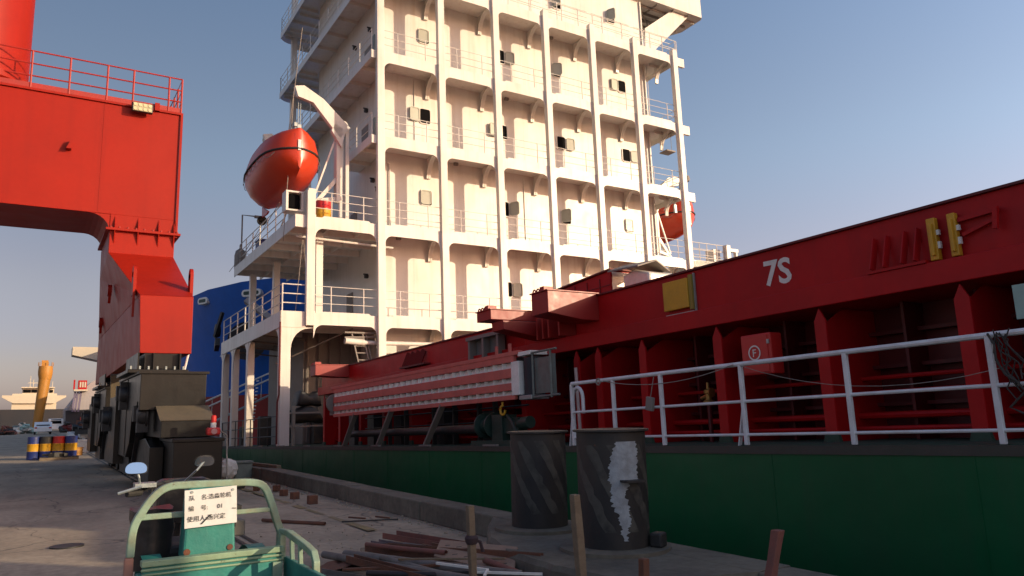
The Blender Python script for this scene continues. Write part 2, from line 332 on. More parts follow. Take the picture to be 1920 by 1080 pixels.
for y in [-36, -33, -30, -27, -24, -21, -18, -12, -9, -6, -3.5, 4.42, 6.25, 8.05, 9.74, 10.95, 11.6, 13.5, 15.4, 17.3, 19.2, 21.1, 23, 24.9, 26.5]:
    if proto is None:
        g = G(); g.prism([(y - .085, .02), (y + .085, .02), (y + .085, 1.58), (y, 1.74), (y - .085, 1.58)], 0, 1.0, 1.03)
        g.prism([(1.03, .02), (2.19, .02), (2.19, 1.76), (1.5, 1.76), (1.03, 1.5)], 1, y - .015, y + .015)
        proto = g.build('coaming_stay', COAM, ship); y00 = y
        gg = G(); gg.prism([(y - .12, .02), (y + .12, .02), (y + .09, .13), (y - .09, .13)], 0, .985, 1.045); gg.build('stay_foot', MATS['deck_green_paint'], proto)
    else: dup(proto, (0, y - y00, 0))
g = G(); g.tube([(1.62, 3.5, .33), (1.62, 27, .33)], .045, 8); g.tube([(1.5, 3.5, .62), (1.5, 27, .6)], .03, 8); g.tube([(1.75, 3.5, .82), (1.75, 27, .8)], .03, 8)
g.tube([(1.4, 3.5, .17), (1.4, 27, .17)], .03, 8); g.build('deck_pipe', COAM, ship, smooth=True)
# 7S lettering on the panel, drawn as shapes
text('7S', .50, WTXT, 'bay_number', ship, basis((1.146, 7.19, 2.225), (0, -1, -.03), (0, 0, 1)) @ Matrix.Diagonal((1.0, 1.0, 1, 1)), .002)
# side railing: each post its own part
g = G()
py = [2.25, 3.75, 5.30, 6.82, 8.33, 9.42, 10.52]
for z, r in ((1.05, .030), (.57, .02), (.15, .018)): g.tube([(.06, p, z) for p in (-3, .5) + tuple(py)], r, 8)
rl = g.build('railing', WHITE2, ship, smooth=True)
for i, y in enumerate(py):
    lean = .012 * ((i * 7) % 3 - 1)
    B(.035, .085, y - .028 + 0, y + .028, .02, 1.04).build('post', WHITE2, rl, bevel=.008)
for y in (6.82, 10.52):
    G().beam((.1, y + .16, .0), (.07, y + .02, .48), .02, .05, (1, 0, 0)).build('brace', WHITE2, rl)
g = G(); g.tube([(.25, 10.75, .15), (.25, 10.75, .8)] + [(.25, 10.75 - .14 + .14 * math.cos(R(a)), .8 + .19 * math.sin(R(a))) for a in range(20, 181, 20)] + [(.25, 10.47, .55)], .032, 10); g.build('goose_neck_vent', WHITE2, ship, smooth=True)
g = G(); g.tube([(.6, 11.05, .02), (.6, 11.1, 1.38)], .03, 8); g.build('vent_pipe', mat('pinkish_pipe', (.5, .38, .36), .5), ship, smooth=True)
g = G(); g.tube([(1.3, 8.6, .02), (1.3, 8.6, .62)], .035, 8); g.build('hydrant_pipe', COAMD, ship)
g = G(); g.lathe([(.09, 0), (.09, .03), (.05, .05), (.05, .14), (.07, .15), (.07, .2), (.03, .22), (.02, .32)], (1.3, 8.6, .62), 10); g.lathe([(.075, 0), (.075, .02)], (1.3, 8.52, .78), 10, 'Y'); g.tube([(1.3, 8.6, .74), (1.3, 8.75, .70)], .03, 8); g.build('valve', BRASS, ship, smooth=True)
# small fittings on the coaming panel
g = G()
for y in (5.42, 5.25, 5.02, 4.86): g.beam((1.13, y, 2.5), (1.02, y + .02, 2.1), .02, .09)
g.box(.98, 1.15, 4.75, 5.5, 2.052, 2.085); g.build('container_guide', COAM, ship)
g = G(); g.beam((1.1, 4.38, 2.48), (1.1, 3.95, 2.5), .05, .05); g.beam((1.1, 4.35, 2.3), (1.1, 4.0, 2.4), .04, .04); g.beam((1.05, 3.95, 2.52), (1.05, 3.98, 2.28), .05, .05); g.build('lashing_bracket', COAM, ship)
for i, (ya, yb) in enumerate(((4.72, 4.60), (4.48, 4.37))):
    g = G(); g.box(1.04, 1.12, yb + .02, ya, 2.07, 2.57); g.box(1.0, 1.045, yb + .045, yb + .085, 2.12, 2.5)
    b = g.build('guide_plate', YELLOW, ship, bevel=.01)
    B(1.05, 1.09, yb - .01, yb + .02, 2.2, 2.28).build('pad', WTXT, b); B(1.05, 1.09, yb - .01, yb + .02, 2.36, 2.42).build('pad', WTXT, b)
# outriggers
def outrigger(y0, y1, z1, z0, drop, lab):
    g = G(); g.prism([(0.0, z1), (1.15, z1), (1.15, z0 - drop), (.75, z0 - drop), (0.0, z0)], 1, y0, y1)
    o = g.build('outrigger', LRED, ship, bevel=.008)
    B(-.03, 1.15, y0 - .03, y1 + .02, z1, z1 + .018).build('top_plate', LRED, o)
    B(.05, .25, y0 + .18, y0 + .32, z1 + .02, z1 + .11).build('stopper', LRED, o)
    for k in range(3 if lab else 2):
        g = G(); g.tube([(.06, y1 - .02 - .0 - k * .12 + .05 * math.cos(R(a)), z1 + .02 + .07 * math.sin(R(a))) for a in range(0, 181, 20)], .014, 6); g.build('lifting_lug', LRED, o, smooth=True)
outrigger(11.02, 11.55, 2.76, 2.36, .1, 0)
outrigger(13.05, 13.62, 2.72, 2.52, .0, 1)
outrigger(24.35, 24.9, 2.62, 2.28, .05, 1)
g = G(); g.prism([(0.1, 2.46), (1.15, 2.46), (1.15, 2.12), (.12, 2.28)], 1, 12.75, 13.2); g.build('lower_bracket', LRED, ship, bevel=.008)
for y in (12.1, 12.3, 12.5, 11.75): B(.75, 1.14, y, y + .05, 2.06, 2.5).build('bracket_rib', LRED, ship)
g = G()
for k in range(4): g.beam((1.08, 19.4 - k * .32, 2.5), (1.0, 19.6 - k * .32, 2.12), .03, .16)
g.box(.95, 1.15, 18.2, 19.8, 2.1, 2.14); g.build('container_guide', COAMD, ship)
# ---------------------------------------------------------------- deckhouse
YF, YW = 28.56, 30.11
DZ = [4.98, 8.82, 12.70, 16.56, 20.60]
PX = [12.8 + k * 2.93 for k in range(-4, 5)]
house = B(4.82, 20.85, YW, 39.5, .02, 29).build('deckhouse', WHITE, ship)
g = G()
for z in DZ: g.box(4.835, 20.84, YW - .012, YW, z - .02, z + .05)
for x in [6.2, 8.4, 10.4, 12.3, 14.2, 16.4, 18.2, 20.2]: g.box(x, x + .012, YW - .004, YW, .1, 28)
g.build('weld_seam', WHITE, house)
for i, x in enumerate(PX):
    z1 = 20.95 if 0 < i < 8 else 9.95
    if i < 1: z0 = 4.5
    else: z0 = .02
    if i == 1: z1 = 24.6
    if i == 2: z1 = 21.2
    g = B(x - .15, x + .15, YF - .16, YF + .14, z0, z1)
    p = g.build('cell_guide_post', WHITE, ship, bevel=.015)
    B(x - .175, x - .15, YF - .17, YF - .02, z0, z1 - .1).build('edge_bar', WHITE, p)
# decks
def deckplate(name, x0, x1, y0, y1, z, rad=.8, corner='aft_left'):
    pl = [(x0, y0), (x1, y0), (x1, y1)] + [(x0 + rad - rad * math.sin(R(a)), y1 - rad + rad * math.cos(R(a))) for a in range(0, 91, 15)]
    g = G(); g.prism(pl, 2, z - .03, z); o = g.build(name, WHITE, ship)
    return o
for i, z in enumerate(DZ):
    g = B(4.0, 21.9, YF, YW - .001, z - .03, z); dk = g.build('front_walkway', WHITE, ship)
    # fascia band of every bay with its rounded lower corners
    for j in range(8):
        if j == 0 and z > 9: continue
        xa, xb = PX[j] + .15, PX[j + 1] - .15
        if j == 7 and z > 9: continue
        pl = [(xa, z + .02), (xa, z - .95)] + [(xa + .05 + .32 - .32 * math.cos(R(a)), z - .75 + .32 * math.sin(R(a))) for a in range(0, 91, 15)] + \
             [(xb - .05 - .32 + .32 * math.sin(R(a)), z - .75 + .32 * math.cos(R(a))) for a in range(0, 91, 15)] + [(xb, z - .95)] + [(xb, z - .2), (xb, z + .02), (xb - .3, z + .02), (xb - .38, z + .09), (xa + .38, z + .09), (xa + .3, z + .02)]
        G().prism(pl, 1, YF - .02, YF + .02).build('deck_fascia', WHITE, dk)
        B(xa, xa + .05, YF - .05, YF - .02, z - .35, z + .1).build('guide_pad', WHITE, dk); B(xb - .05, xb, YF - .05, YF - .02, z - .45, z + .05).build('guide_pad', WHITE, dk)
    # knees under the walkway
    if i < 5:
        for x in PX[2:8]:
            pl = [(YW, z - .03), (YW, z - 1.0)] + [(YW - .12 - .95 * (1 - math.cos(R(a))) - .1 * 0, z - 1.0 + .93 * math.sin(R(a))) for a in range(0, 91, 15)] + [(YF + .02, z - .03)]
            g = G().prism(pl, 0, x - .02, x + .02)
            rr = pl[1:-1]
            for a, b in zip(rr, rr[1:]): g.add([(x - .1, *a), (x + .1, *a), (x + .1, *b), (x - .1, *b)], [(0, 1, 2, 3)])
            g.build('knee_bracket', WHITE, dk)
    # walkway railing
    g = G()
    for j in range(1 if z > 9 else 0, 8 if i == 1 or i == 0 else 7):
        xa, xb = PX[j] + .15, PX[j + 1] - .15
        rails(g, [(xa, YF + .05, z + .08), (xb, YF + .05, z + .08)], 1.02, (1.02, .68, .34), .014)
        for t in (.27, .78): x = xa + (xb - xa) * t; g.tube([(x, YF + .05, z), (x, YF + .05, z + 1.1)], .022, 6)
    g.build('walkway_railing', WHITE, dk)
# side decks to port and starboard
for z, y1 in ((12.7, 33.2), (16.56, 44), (20.6, 44.2), (24.5, 44.2)):
    dk = deckplate('side_deck', 3.65, 4.815, YF + .04, y1, z, .35) if y1 < 40 else None
    if dk is None:
        pl = [(3.65, YF + .04), (4.815, YF + .04), (4.815, 39.55), (8.5, 39.55), (8.5, y1)] + [(3.65 + .9 - .9 * math.sin(R(a)), y1 - .9 + .9 * math.cos(R(a))) for a in range(0, 91, 15)]
        dk = G().prism(pl, 2, z - .03, z).build('side_deck', WHITE, ship)
    g = G(); g.box(3.62, 3.65, YF + .04, y1 - (.9 if y1 > 40 else .3), z - .32, z + .05)
    if y1 > 40: g.box(4.6, 8.5, y1 - .03, y1, z - .32, z + .05)
    for k in range(9):
        if YF + 1.5 + k * 1.6 < y1 - 1: g.box(3.66, 4.81, YF + 1.5 + k * 1.6, YF + 1.53 + k * 1.6, z - .2, z - .03)
    for k in range(4):
        if y1 > 40: g.box(3.9, 8.4, 40.3 + k, 40.33 + k, z - .2, z - .03)
    g.build('deck_edge', WHITE, dk)
    g = G(); rails(g, [(3.68, YF + .1, z), (3.68, y1 - .9, z), (4.4, y1 - .06, z)] + ([(8.4, y1 - .06, z)] if y1 > 40 else []), 1.05, (1.05, .72, .38), .016, 1.5, .022); g.build('side_railing', WHITE, dk)
    if z < 24:
        g = G().prism([(3.62, z + .02), (3.62, z - .34)] + [(3.62 + .24 - .24 * math.cos(R(a)) , z - .72 + .38 * math.sin(R(a)) + 0) for a in (90, 70, 50, 30, 10)][0:1] + [(3.86, z - .72), (3.86, z + .02)], 1, YF - .02, YF + .02)
        g.build('corner_fascia', WHITE, dk)
B(4.30, 4.62, 43.2, 43.5, 12.7, 28).build('pillar', WHITE, ship)
for z in (12.7, 16.56, 20.6):
    dk = B(20.86, 21.95, YF + .04, 36, z - .03, z).build('side_deck', WHITE, ship)
    g = B(21.95, 21.98, YF + .04, 36, z - .3, z + .04); g.box(21.74, 22.3, YF - .1, YF + .05, z - .55, z - .05)
    for k in range(4): g.box(20.9, 21.94, YF + 1.2 + k * 1.6, YF + 1.23 + k * 1.6, z - .2, z - .03)
    g.beam((20.9, YF + .9, z - .9), (21.9, YF + .9, z - .12), .04, .1, (0, 1, 0)); g.build('deck_edge', WHITE, dk)
    g = G(); rails(g, [(21.9, YF + .1, z), (21.9, 35.9, z)], 1.05, (1.05, .72, .38), .016, 1.5, .022)
    rails(g, [(20.9, YF + .05, z + .05), (21.4, YF + .05, z + .05)], 1.05, (1.05, .72, .38), .014); g.build('side_railing', WHITE, dk)
g = G(); g.box(20.7, 20.78, YW - .1, YW - .02, 9, 24.5); g.build('drain_pipe', WHITE, ship)
g = G(); g.tube([(5.05, YW - .08, 9), (5.05, YW - .08, 12.1), (4.9, YW - .08, 12.2)], .035, 8); g.build('drain_pipe', WHITE, ship, smooth=True)
g = G(); rails(g, [(6, YF + .1, 20.62), (22.0, YF + .1, 20.62)], 1.05, (1.05, .55), .018, 1.9, .022); g.build('railing', WHITE, ship)
# hanging work platform under the starboard deck
g = G(); g.box(21.3, 21.95, 29.3, 29.9, 15.25, 15.32)
for x in (21.3, 21.95): g.tube([(x, 29.6, 15.3), (x, 29.6, 16.5)], .012, 5)
g.build('hanging_step', GREYP, ship)
# port foredeck corner platforms
d8 = G().prism([(.5, YF), (4.815, YF), (4.815, 40.6), (3.2, 40.6)] + [(.5 + 1.6 - 1.6 * math.sin(R(a)), 39.0 + 1.6 * math.cos(R(a))) for a in range(0, 91, 15)], 2, 8.79, 8.82).build('boat_deck', WHITE, ship)
g = B(.47, .50, YF, 39.2, 8.37, 8.87)
for k in range(7): g.box(.5, 4.8, 30 + k * 1.55, 30.04 + k * 1.55, 8.5, 8.79)
for x in (2, 3.4): g.box(x, x + .04, YF + .1, 40.3, 8.55, 8.79)
g.build('deck_edge', WHITE, d8)
G().prism([(.47, 8.87), (.47, 8.37)] + [(.93, 8.37), (.93, 8.87)], 1, YF - .02, YF + .02).build('deck_fascia', WHITE, d8)
g = G(); rails(g, [(.55, 30.4, 8.82), (.55, 38.4, 8.82), (1.1, 40.2, 8.82), (4.2, 40.4, 8.82)], 1.05, (1.05, .7, .36), .02, 1.35, .026); g.build('boat_deck_railing', WHITE, d8)
for x, y in ((1.6, 29.5), (1.5, 35.5), (1.2, 38.8)): B(x, x + .3, y, y + .3, 5.0, 8.5).build('pillar', WHITE, ship, bevel=.02)
d5 = B(0, 4.815, YF, 39.2, 4.95, 4.98).build('mooring_deck', WHITE, ship)
g = B(-.03, 0, YF - .02, 39.2, 4.42, 5.02)
for k in range(6): g.box(0, 4.8, 30 + k * 1.6, 30.04 + k * 1.6, 4.65, 4.95)
g.build('deck_edge', WHITE, d5)
B(-.03, .93, YF - .02, YF + .02, 4.42, 5.04).build('deck_fascia', WHITE, d5)
g = G(); rails(g, [(.03, YF, 5.0), (.03, 39, 5.0)], 1.08, (1.08, .72, .36), .022, 1.45, .028)
rails(g, [(.03, YF + .02, 5.0), (.93, YF + .02, 5.0)], 1.08, (1.08, .72, .36), .022, 1.0, .028); g.build('mooring_deck_railing', WHITE, d5)
# columns of the open gallery with their curved knees
for y in (28.56, 33.75, 36.6, 38.75):
    wd = .38 if y < 29 else .3
    c = B(.0, wd, y, y + wd, .02, 4.44).build('gallery_column', WHITE, ship, bevel=.02)
    g = G()
    for s in (1, -1):
        if y < 29 and s < 0: continue
        ye = y + wd if s > 0 else y
        pl = [(ye, 4.43), (ye, 3.5)] + [(ye + s * (.55 - .55 * math.cos(R(a))), 3.75 + .66 * math.sin(R(a))) for a in range(0, 91, 15)] + [(ye + s * .8, 4.43)]
        g.prism(pl, 0, .02, .05)
    if y < 29:
        pl = [(.38, 4.43), (.38, 3.4)] + [(.38 + .7 - .7 * math.cos(R(a)), 3.6 + .8 * math.sin(R(a))) for a in range(0, 91, 15)] + [(1.3, 4.43)]
        g.prism(pl, 1, YF, YF + .04)
    g.build('column_knee', WHITE, c)
    if y < 29:
        g = G(); g.tube([(-.04, YF - .05, 4.6), (-.04, YF - .05, 1.9), (-.1, YF - .05, 1.6), (-.1, YF - .05, .1)], .035, 8); g.build('drain_pipe', COAMD, c, smooth=True)
g = G(); rails(g, [(.05, YF + .4, .02), (.05, 38.7, .02)], 1.1, (1.1, .72, .36), .02, 1.3, .024); g.build('gallery_railing', DARK, ship)
B(2.9, 4.81, 38.9, 39.1, .02, 4.94).build('gallery_bulkhead', GREYP, ship)
g = B(2.2, 4.8, 33.0, 33.1, .02, 4.9); g.box(2.2, 2.3, 33.1, 38.8, .02, 4.9); g.build('gallery_store', GREYP, ship)
g = G(); g.tube([(3.4, YF + .3, 3.95), (21, YF + .35, 4.0)], .09, 10); g.tube([(2.6, YF + .3, 4.0), (3.4, YF + .3, 3.95)], .13, 10); g.build('transverse_pipe', WHITE, ship, smooth=True)
g = G(); g.tube([(.7, YF + .6, 8.15), (4.8, YF + .6, 8.05)], .05, 8); g.build('transverse_pipe', WHITE, ship, smooth=True)
# window ports with their storm lids
def rrect(cx, cz, w_, h_, r, n=4):
    out = []
    for sx_, sz_, a0 in ((1, 1, 0), (-1, 1, 90), (-1, -1, 180), (1, -1, 270)):
        out += arc(cx + sx_ * (w_ / 2 - r), cz + sz_ * (h_ / 2 - r), r, a0, a0 + 90, n)
    return out
def port(x, z, lid_side, ang):
    fr = G(); o_, i_ = rrect(0, 0, .60, .78, .13), rrect(0, 0, .52, .70, .09)
    n = len(o_)
    fr.loft([[(p[0], YW, p[1]) for p in o_], [(p[0], YW - .05, p[1]) for p in o_], [(p[0], YW - .05, p[1]) for p in i_], [(p[0], YW - .002, p[1]) for p in i_]], caps=False)
    f = fr.build('window_frame', WHITE, house, smooth=True); f.location = (x, 0, z)
    gl = G().prism(i_, 1, YW - .012, YW - .004).build('window_pane', GLASS, house); gl.location = (x, 0, z)
    lid = G().prism(rrect(.25, 0, .48, .64, .10), 1, -.012, .012)
    ro, ri = rrect(.25, 0, .50, .66, .11), rrect(.25, 0, .42, .58, .08)
    lid.loft([[(p[0], -.035, p[1]) for p in ro], [(p[0], .035, p[1]) for p in ro], [(p[0], .035, p[1]) for p in ri], [(p[0], -.035, p[1]) for p in ri], [(p[0], -.035, p[1]) for p in ro]], caps=False)
    L = lid.build('window_lid', LIDM, house); s = 1 if lid_side > 0 else -1
    L.location = (x + s * .30, YW - .07, z)
    ang = ang * .3 if ang < 40 else ang; L.rotation_euler.z = R(-ang) if s > 0 else R(180 + ang)
LIDM = mat('pale_lid_paint', (.36, .37, .31), .35, (.3, .28, .22), .3, 4)
for x, z, s, a in ((6.85, 18.75, -1, 178), (11.05, 18.75, 1, 22), (14.55, 18.8, -1, 150), (18.98, 18.85, -1, 14), (6.85, 14.73, -1, 12), (11.05, 14.73, -1, 35), (14.6, 14.77, 1, 18),
                   (18.98, 14.83, 1, 20), (6.85, 10.8, -1, 178), (11.0, 10.8, 1, 60), (14.7, 10.82, -1, 118), (18.88, 10.85, -1, 178), (11.0, 6.84, 1, 14), (18.5, 22.95, -1, 118), (14.75, 22.75, -1, 118)):
    port(x, z, s, a)
# bridge wing, upper right
wg = G().prism([(20.0, 29.7), (25.45, 29.7), (25.6, 29.9), (25.6, 31.6), (24.6, 33.4), (20.0, 33.4)], 2, 24.62, 27.5).build('bridge_wing', WHITE, ship)
g = G()
for k in range(5): g.box(20.9, 25.4 - .2 * k, 30.3 + k * .6, 30.33 + k * .6, 24.45, 24.62)
for x in (21.9, 23.2, 24.4): g.box(x, x + .03, 29.8, 33, 24.5, 24.62)
g.tube([(21.2, 30.5, 24.4), (23, 31.8, 24.4)], .05, 6); g.tube([(21.4, 32, 24.4), (24.2, 30.4, 24.4)], .05, 6)
g.build('wing_beam', GREYP, wg)
G().prism([(20.9, 21.4), (21.35, 21.4), (24.6, 24.6), (23.2, 24.6), (21.0, 22.9)], 1, 30.0, 30.06).build('wing_brace', WHITE, wg)
# starboard platform and its corner
g = G().prism([(21.7, 8.9), (25.6, 8.9), (25.6, 8.3), (21.7, 8.3)], 1, YF - .02, YF + .02); g.box(21.9, 25.6, YF + .02, 38, 8.79, 8.82); sb = g.build('starboard_platform', WHITE, ship)
g = G(); rails(g, [(21.75, YF + .05, 8.9), (24.3, YF + .05, 8.9)], 1.02, (1.02, .62, .2), .02, 1.3, .024); g.build('platform_railing', WHITE, sb)
g = G(); g.box(24.7, 25.35, YF - .1, YF + .1, 9.6, 9.78); g.box(23.8, 24.3, YF + .3, YF + .9, 8.85, 9.75); g.box(25.15, 25.25, YF - .1, YF + .1, 8.9, 9.6); g.build('corner_box', WHITE, sb)
g = G(); g.tube([(21.9, 29.0, 12.8), (22.2, 29, 13.2), (22.3, 29, 13.6)], .05, 6); g.lathe([(.16, 0), (.2, .15), (.16, .3)], (22.3, 29, 13.5), 10); g.box(21.8, 22.2, 28.9, 29.1, 12.75, 13.3); g.build('deck_floodlight', GREYP, ship)
# port side fittings along the house wall
for x, y, z in ((4.75, 31.5, 19.2), (4.75, 33.5, 19.2), (4.75, 32, 15.3), (4.75, 31.2, 11.6), (4.75, 30.6, 11), (4.75, 32, 7.3)):
    g = G(); g.box(4.66, 4.82, y, y + .16, z, z + .14); g.box(4.6, 4.82, y + .05, y + .09, z + .14, z + .2); g.build('wall_lamp', DARK, ship)
for i, (y, z) in enumerate(((33.5, 8.82), (36, 8.82), (31.6, 16.56), (32, 12.7), (34, 4.98))):
    g = B(4.79, 4.825, y, y + .8, z + .15, z + 2.0); g.build('door', GREYP, ship)
for z in (16.6, 12.74):
    g = B(3.9, 4.3, 28.9, 29.3, z, z + .95); g.build('deck_locker', mat('green_grey_locker', (.22, .27, .25), .5), ship, bevel=.02)
# mooring gear below the port gallery
for x0, x1, z0, z1 in ((.35, 1.95, .85, 1.55), (.85, 1.85, 1.5, 2.15), (2.3, 3.3, .7, 1.5)):
    rings = []
    for k in range(13):
        t_ = k / 12; q = min(1, min(t_, 1 - t_) * 7) ** .5; hh = (z1 - z0) * (.82 + .12 * math.sin(t_ * 9 + x0 * 7)); rings.append([(x0 + (x1 - x0) * t_, 29.7 + .5 * (.6 + .4 * q) * math.copysign(abs(math.cos(R(a))) ** .5, math.cos(R(a))), z0 + hh * q * (.5 + .5 * math.copysign(abs(math.sin(R(a))) ** .6, math.sin(R(a)))) + .02 * math.sin(a + k)) for a in range(0, 360, 24)])
    G().loft(rings).build('covered_machinery', DARK, ship, smooth=True)
g = G()
for x in (.6, 2.3, 3.4): g.box(x, x + .12, 29.0, 29.12, .02, 1.5)
g.box(.5, 3.6, 28.95, 29.1, .7, .76); g.box(.5, 3.6, 28.95, 29.1, 1.2, 1.26); g.build('bulwark_frame', GREYP, ship)
g = G()                                                   # lattice ladder under the deck
for x in (2.9, 3.35): g.beam((x, 28.9, 4.3), (x + .5, 28.9, 2.2), .05, .05)
for x in (3.8, 4.15): g.beam((x - .3, 29, 4.4), (x + .15, 29, 2.4), .05, .05)
for k in range(7): z = 4.1 - k * .28; g.beam((2.95 + k * .07, 28.9, z), (3.4 + k * .07, 28.9, z), .04, .04)
g.beam((2.6, 28.9, 4.35), (4.0, 28.9, 4.35), .06, .06); g.beam((2.6, 28.9, 4.15), (3.9, 28.9, 4.2), .05, .05); g.build('lattice_ladder', GREYP, ship)
random.seed(31)
g = G(); g.lathe([(.42, 0), (.42, .05), (.2, .07), (.2, .4), (.42, .42), (.42, .47)], (.75, 31.4, .5), 18, 'X'); g.build('cable_reel', DARK, ship, smooth=True)
g = G(); g.lathe([(.36, 0), (.36, .05), (.16, .07), (.16, .5), (.36, .52), (.36, .57)], (3.6, 31.0, 1.2), 18, 'X'); g.build('cable_reel', GREYP, ship, smooth=True)
for x, y, w_, h_, m in ((.9, 35, .5, 1.3, DARK), (1.5, 34.2, .4, .9, GREYP), (2.5, 32.4, .8, 1.1, DARK), (3.6, 32.2, .5, 1.9, GREYP), (4.2, 30.6, .4, 1.5, DARK), (.6, 37.2, .4, .9, DARK)): B(x, x + w_, y, y + .5, .02, h_).build('machinery_box', m, ship, bevel=.03)
for k in range(5): G().tube([(2.35 + .5 * k, 32.9, .1), (2.35 + .5 * k, 32.9, 4.9)], .04, 6).build('vertical_pipe', GREYP, ship)
for k in range(4): G().tube([(2.25, 33 + 1.4 * k, 4.5 - .1 * k), (.1, 33.2 + 1.4 * k, 4.7 - .1 * k)], .035, 6).build('under_deck_pipe', GREYP, ship)
G().beam((3.2, 29.6, 4.6), (.6, 31.5, 3.3), .05, .05).build('derrick_bar', GREYP, ship)
for i_, z_ in enumerate(DZ):
    for j_ in range(1, 7):
        if (i_ * 5 + j_ * 3) % 4 == 0: B(PX[j_] + 1.3, PX[j_] + 1.5, YW - .22, YW - .1, z_ - .16, z_ - .04).build('deck_lamp', GREYP, ship)
        if (i_ * 3 + j_ * 5) % 7 == 0: G().tube([(PX[j_] + 2.3, YW - .03, z_ - 3.8), (PX[j_] + 2.3, YW - .03, z_ - .1)], .02, 6).build('wall_conduit', WHITE, ship)
# deck gear under the stowed gangway
g = G(); g.tube([(.35, 12.8, .36), (.35, 22, .36)], .10, 10); g.build('deck_pipe', DARK, ship, smooth=True)
for y in (21.0, 18.4, 15.5):
    G().beam((.12, y + .9, .05), (.12, y, .92), .05, .14, (1, 0, 0)).build('gangway_strut', GREYP, ship)
g = G(); g.lathe([(.26, 0), (.26, .04), (.13, .06), (.13, .4), (.26, .42), (.26, .46)], (.3, 13.5, .42), 16, 'Y')
for k in range(7): g.lathe([(.12, 0), (.15, .01), (.15, .03), (.12, .04)], (.3, 13.57 + k * .05, .42), 14, 'Y')
g.box(.15, .5, 13.0, 13.4, .1, .62); g.box(.2, .42, 12.5, 13.0, .25, .55); g.tube([(.3, 12.2, .45), (.3, 12.55, .42)], .12, 10); g.tube([(.12, 12.3, .1), (.12, 12.6, .5), (.2, 12.9, .6)], .03, 6); g.box(.1, .6, 12.3, 14.2, .02, .12); g.build('gangway_winch', DGREEN, ship, smooth=True)
g = G()
for y in (14.3, 15, 16.2, 17.3, 19, 20.1): g.box(.75, .85, y, y + .07, .02, 1.5)
for z in (.5, .8): g.tube([(.8, 13, z), (.8, 22, z)], .02, 6)
g.build('inner_railing', DARK, ship)
for y, h in ((14.6, .75), (17.0, .9), (19.6, .8), (21.6, .9), (23.2, 1.1)): B(.9, 1.3, y, y + .5, .02, h).build('deck_locker', DARK, ship)
g = G(); g.tube([(.12, 12.9, .86)] + [(.12, 12.9 + .09 * math.sin(R(a)), .70 + .09 * math.cos(R(a))) for a in range(0, 300, 30)], .024, 8); g.build('hook', YELLOW, ship, smooth=True)
g = G()
for y in range(13, 40, 3): g.box(-.02, .06, y, y + .5, .0, .05)
g.build('fairlead_lip', GREYP, ship)
# ================================================================ stowed accommodation ladder
lad = thing('gangway_ladder', 'long salmon framed gangway stowed on edge with three rows of white treads', 'gangway', (.1, 12.2, .88), ship=True)
for a, b in ((1.60, 1.72), (1.30, 1.48), (1.06, 1.20), (.88, .97)):
    B(.06, .13, 12.35, 22.75, a, b).build('side_rail', SALM, lad, bevel=.006)
B(.05, .15, 12.15, 23.0, 1.72, 1.80).build('top_rail', SALM, lad, bevel=.006)
B(.24, .27, 12.3, 22.7, .9, 1.7).build('back_panel', DARK, lad)
pr = None
for r_i, (a, b) in enumerate(((1.48, 1.60), (1.20, 1.30), (.97, 1.06))):
    for k in range(29):
        y = 12.45 + k * .353
        if r_i not in (0,) or True:
            g = G(); g.box(.07, .20, y + .335, y + .347, a, b - .002); g.hexa([(.10, y, a), (.13, y + .335, a), (.145, y + .335, a), (.115, y, a), (.15, y, b), (.19, y + .335, b), (.205, y + .335, b), (.165, y, b)])
            if k == 0: pr = g.build('tread', TREAD, lad); y00 = y
            else: dup(pr, (0, y - y00, 0))
B(.05, .17, 12.16, 12.44, .96, 1.60).build('end_panel', TREAD, lad, bevel=.01)
g = G(); g.lathe([(.02, 0), (.19, .0), (.19, .72), (.02, .72)], (.28, 11.98, .93), 18); g.build('canvas_roll', mat('dark_blue_canvas', (.016, .02, .03), .6), lad, smooth=True)
B(.05, .45, 11.75, 12.18, 1.68, 1.76).build('end_bracket', TREAD, lad, bevel=.01); B(.05, .45, 11.75, 12.18, .86, .94).build('end_bracket', ALU, lad, bevel=.01)
g = G(); g.box(.12, .16, 11.2, 11.72, .95, 1.60); g.box(.12, .2, 11.15, 11.2, .92, 1.64); g.tube([(.08, 11.72, .9), (.08, 11.72, 1.7)], .022, 8); g.tube([(.08, 11.14, .86), (.08, 11.14, 1.72)], .025, 8)
g.tube([(.08, 10.95, 1.71), (.08, 12.2, 1.70)], .02, 8); g.tube([(.08, 10.9, .9), (.08, 12.2, .88)], .02, 8); g.build('end_platform', mat('green_grey_frame', (.14, .17, .16), .4, (.08, .07, .06), .5, 6, .1), lad, smooth=True)
g = G(); g.lathe([(.30, 0), (.30, .08)], (.2, 22.9, 1.3), 18, 'Y'); g.box(.1, .3, 22.85, 23.2, .95, 1.3); g.build('end_wheel', GREYP, lad, smooth=True)
for y in (12.95, 12.45): B(.05, .09, y, y + .06, 1.8, 1.96).build('lug', SALM, lad)
# wheelhouse-like davit box above the gangway
t = thing('davit_frame', 'grey steel frame with two openings standing on the ship rail above the white gangway', 'frame', (1.0, 15, 2.0), ship=True)
g = G(); 
for y in (14.3, 14.95, 15.6): g.box(.9, 1.08, y, y + .08, 1.8, 2.4)
g.box(.88, 1.1, 14.1, 15.75, 2.4, 2.48); g.box(.9, 1.08, 14.3, 15.65, 1.76, 1.84); g.build('frame', GREYP, t)
B(1.09, 1.12, 14.35, 15.65, 1.85, 2.4).build('backing', mat('grey_panel', (.2, .2, .2), .5), t)
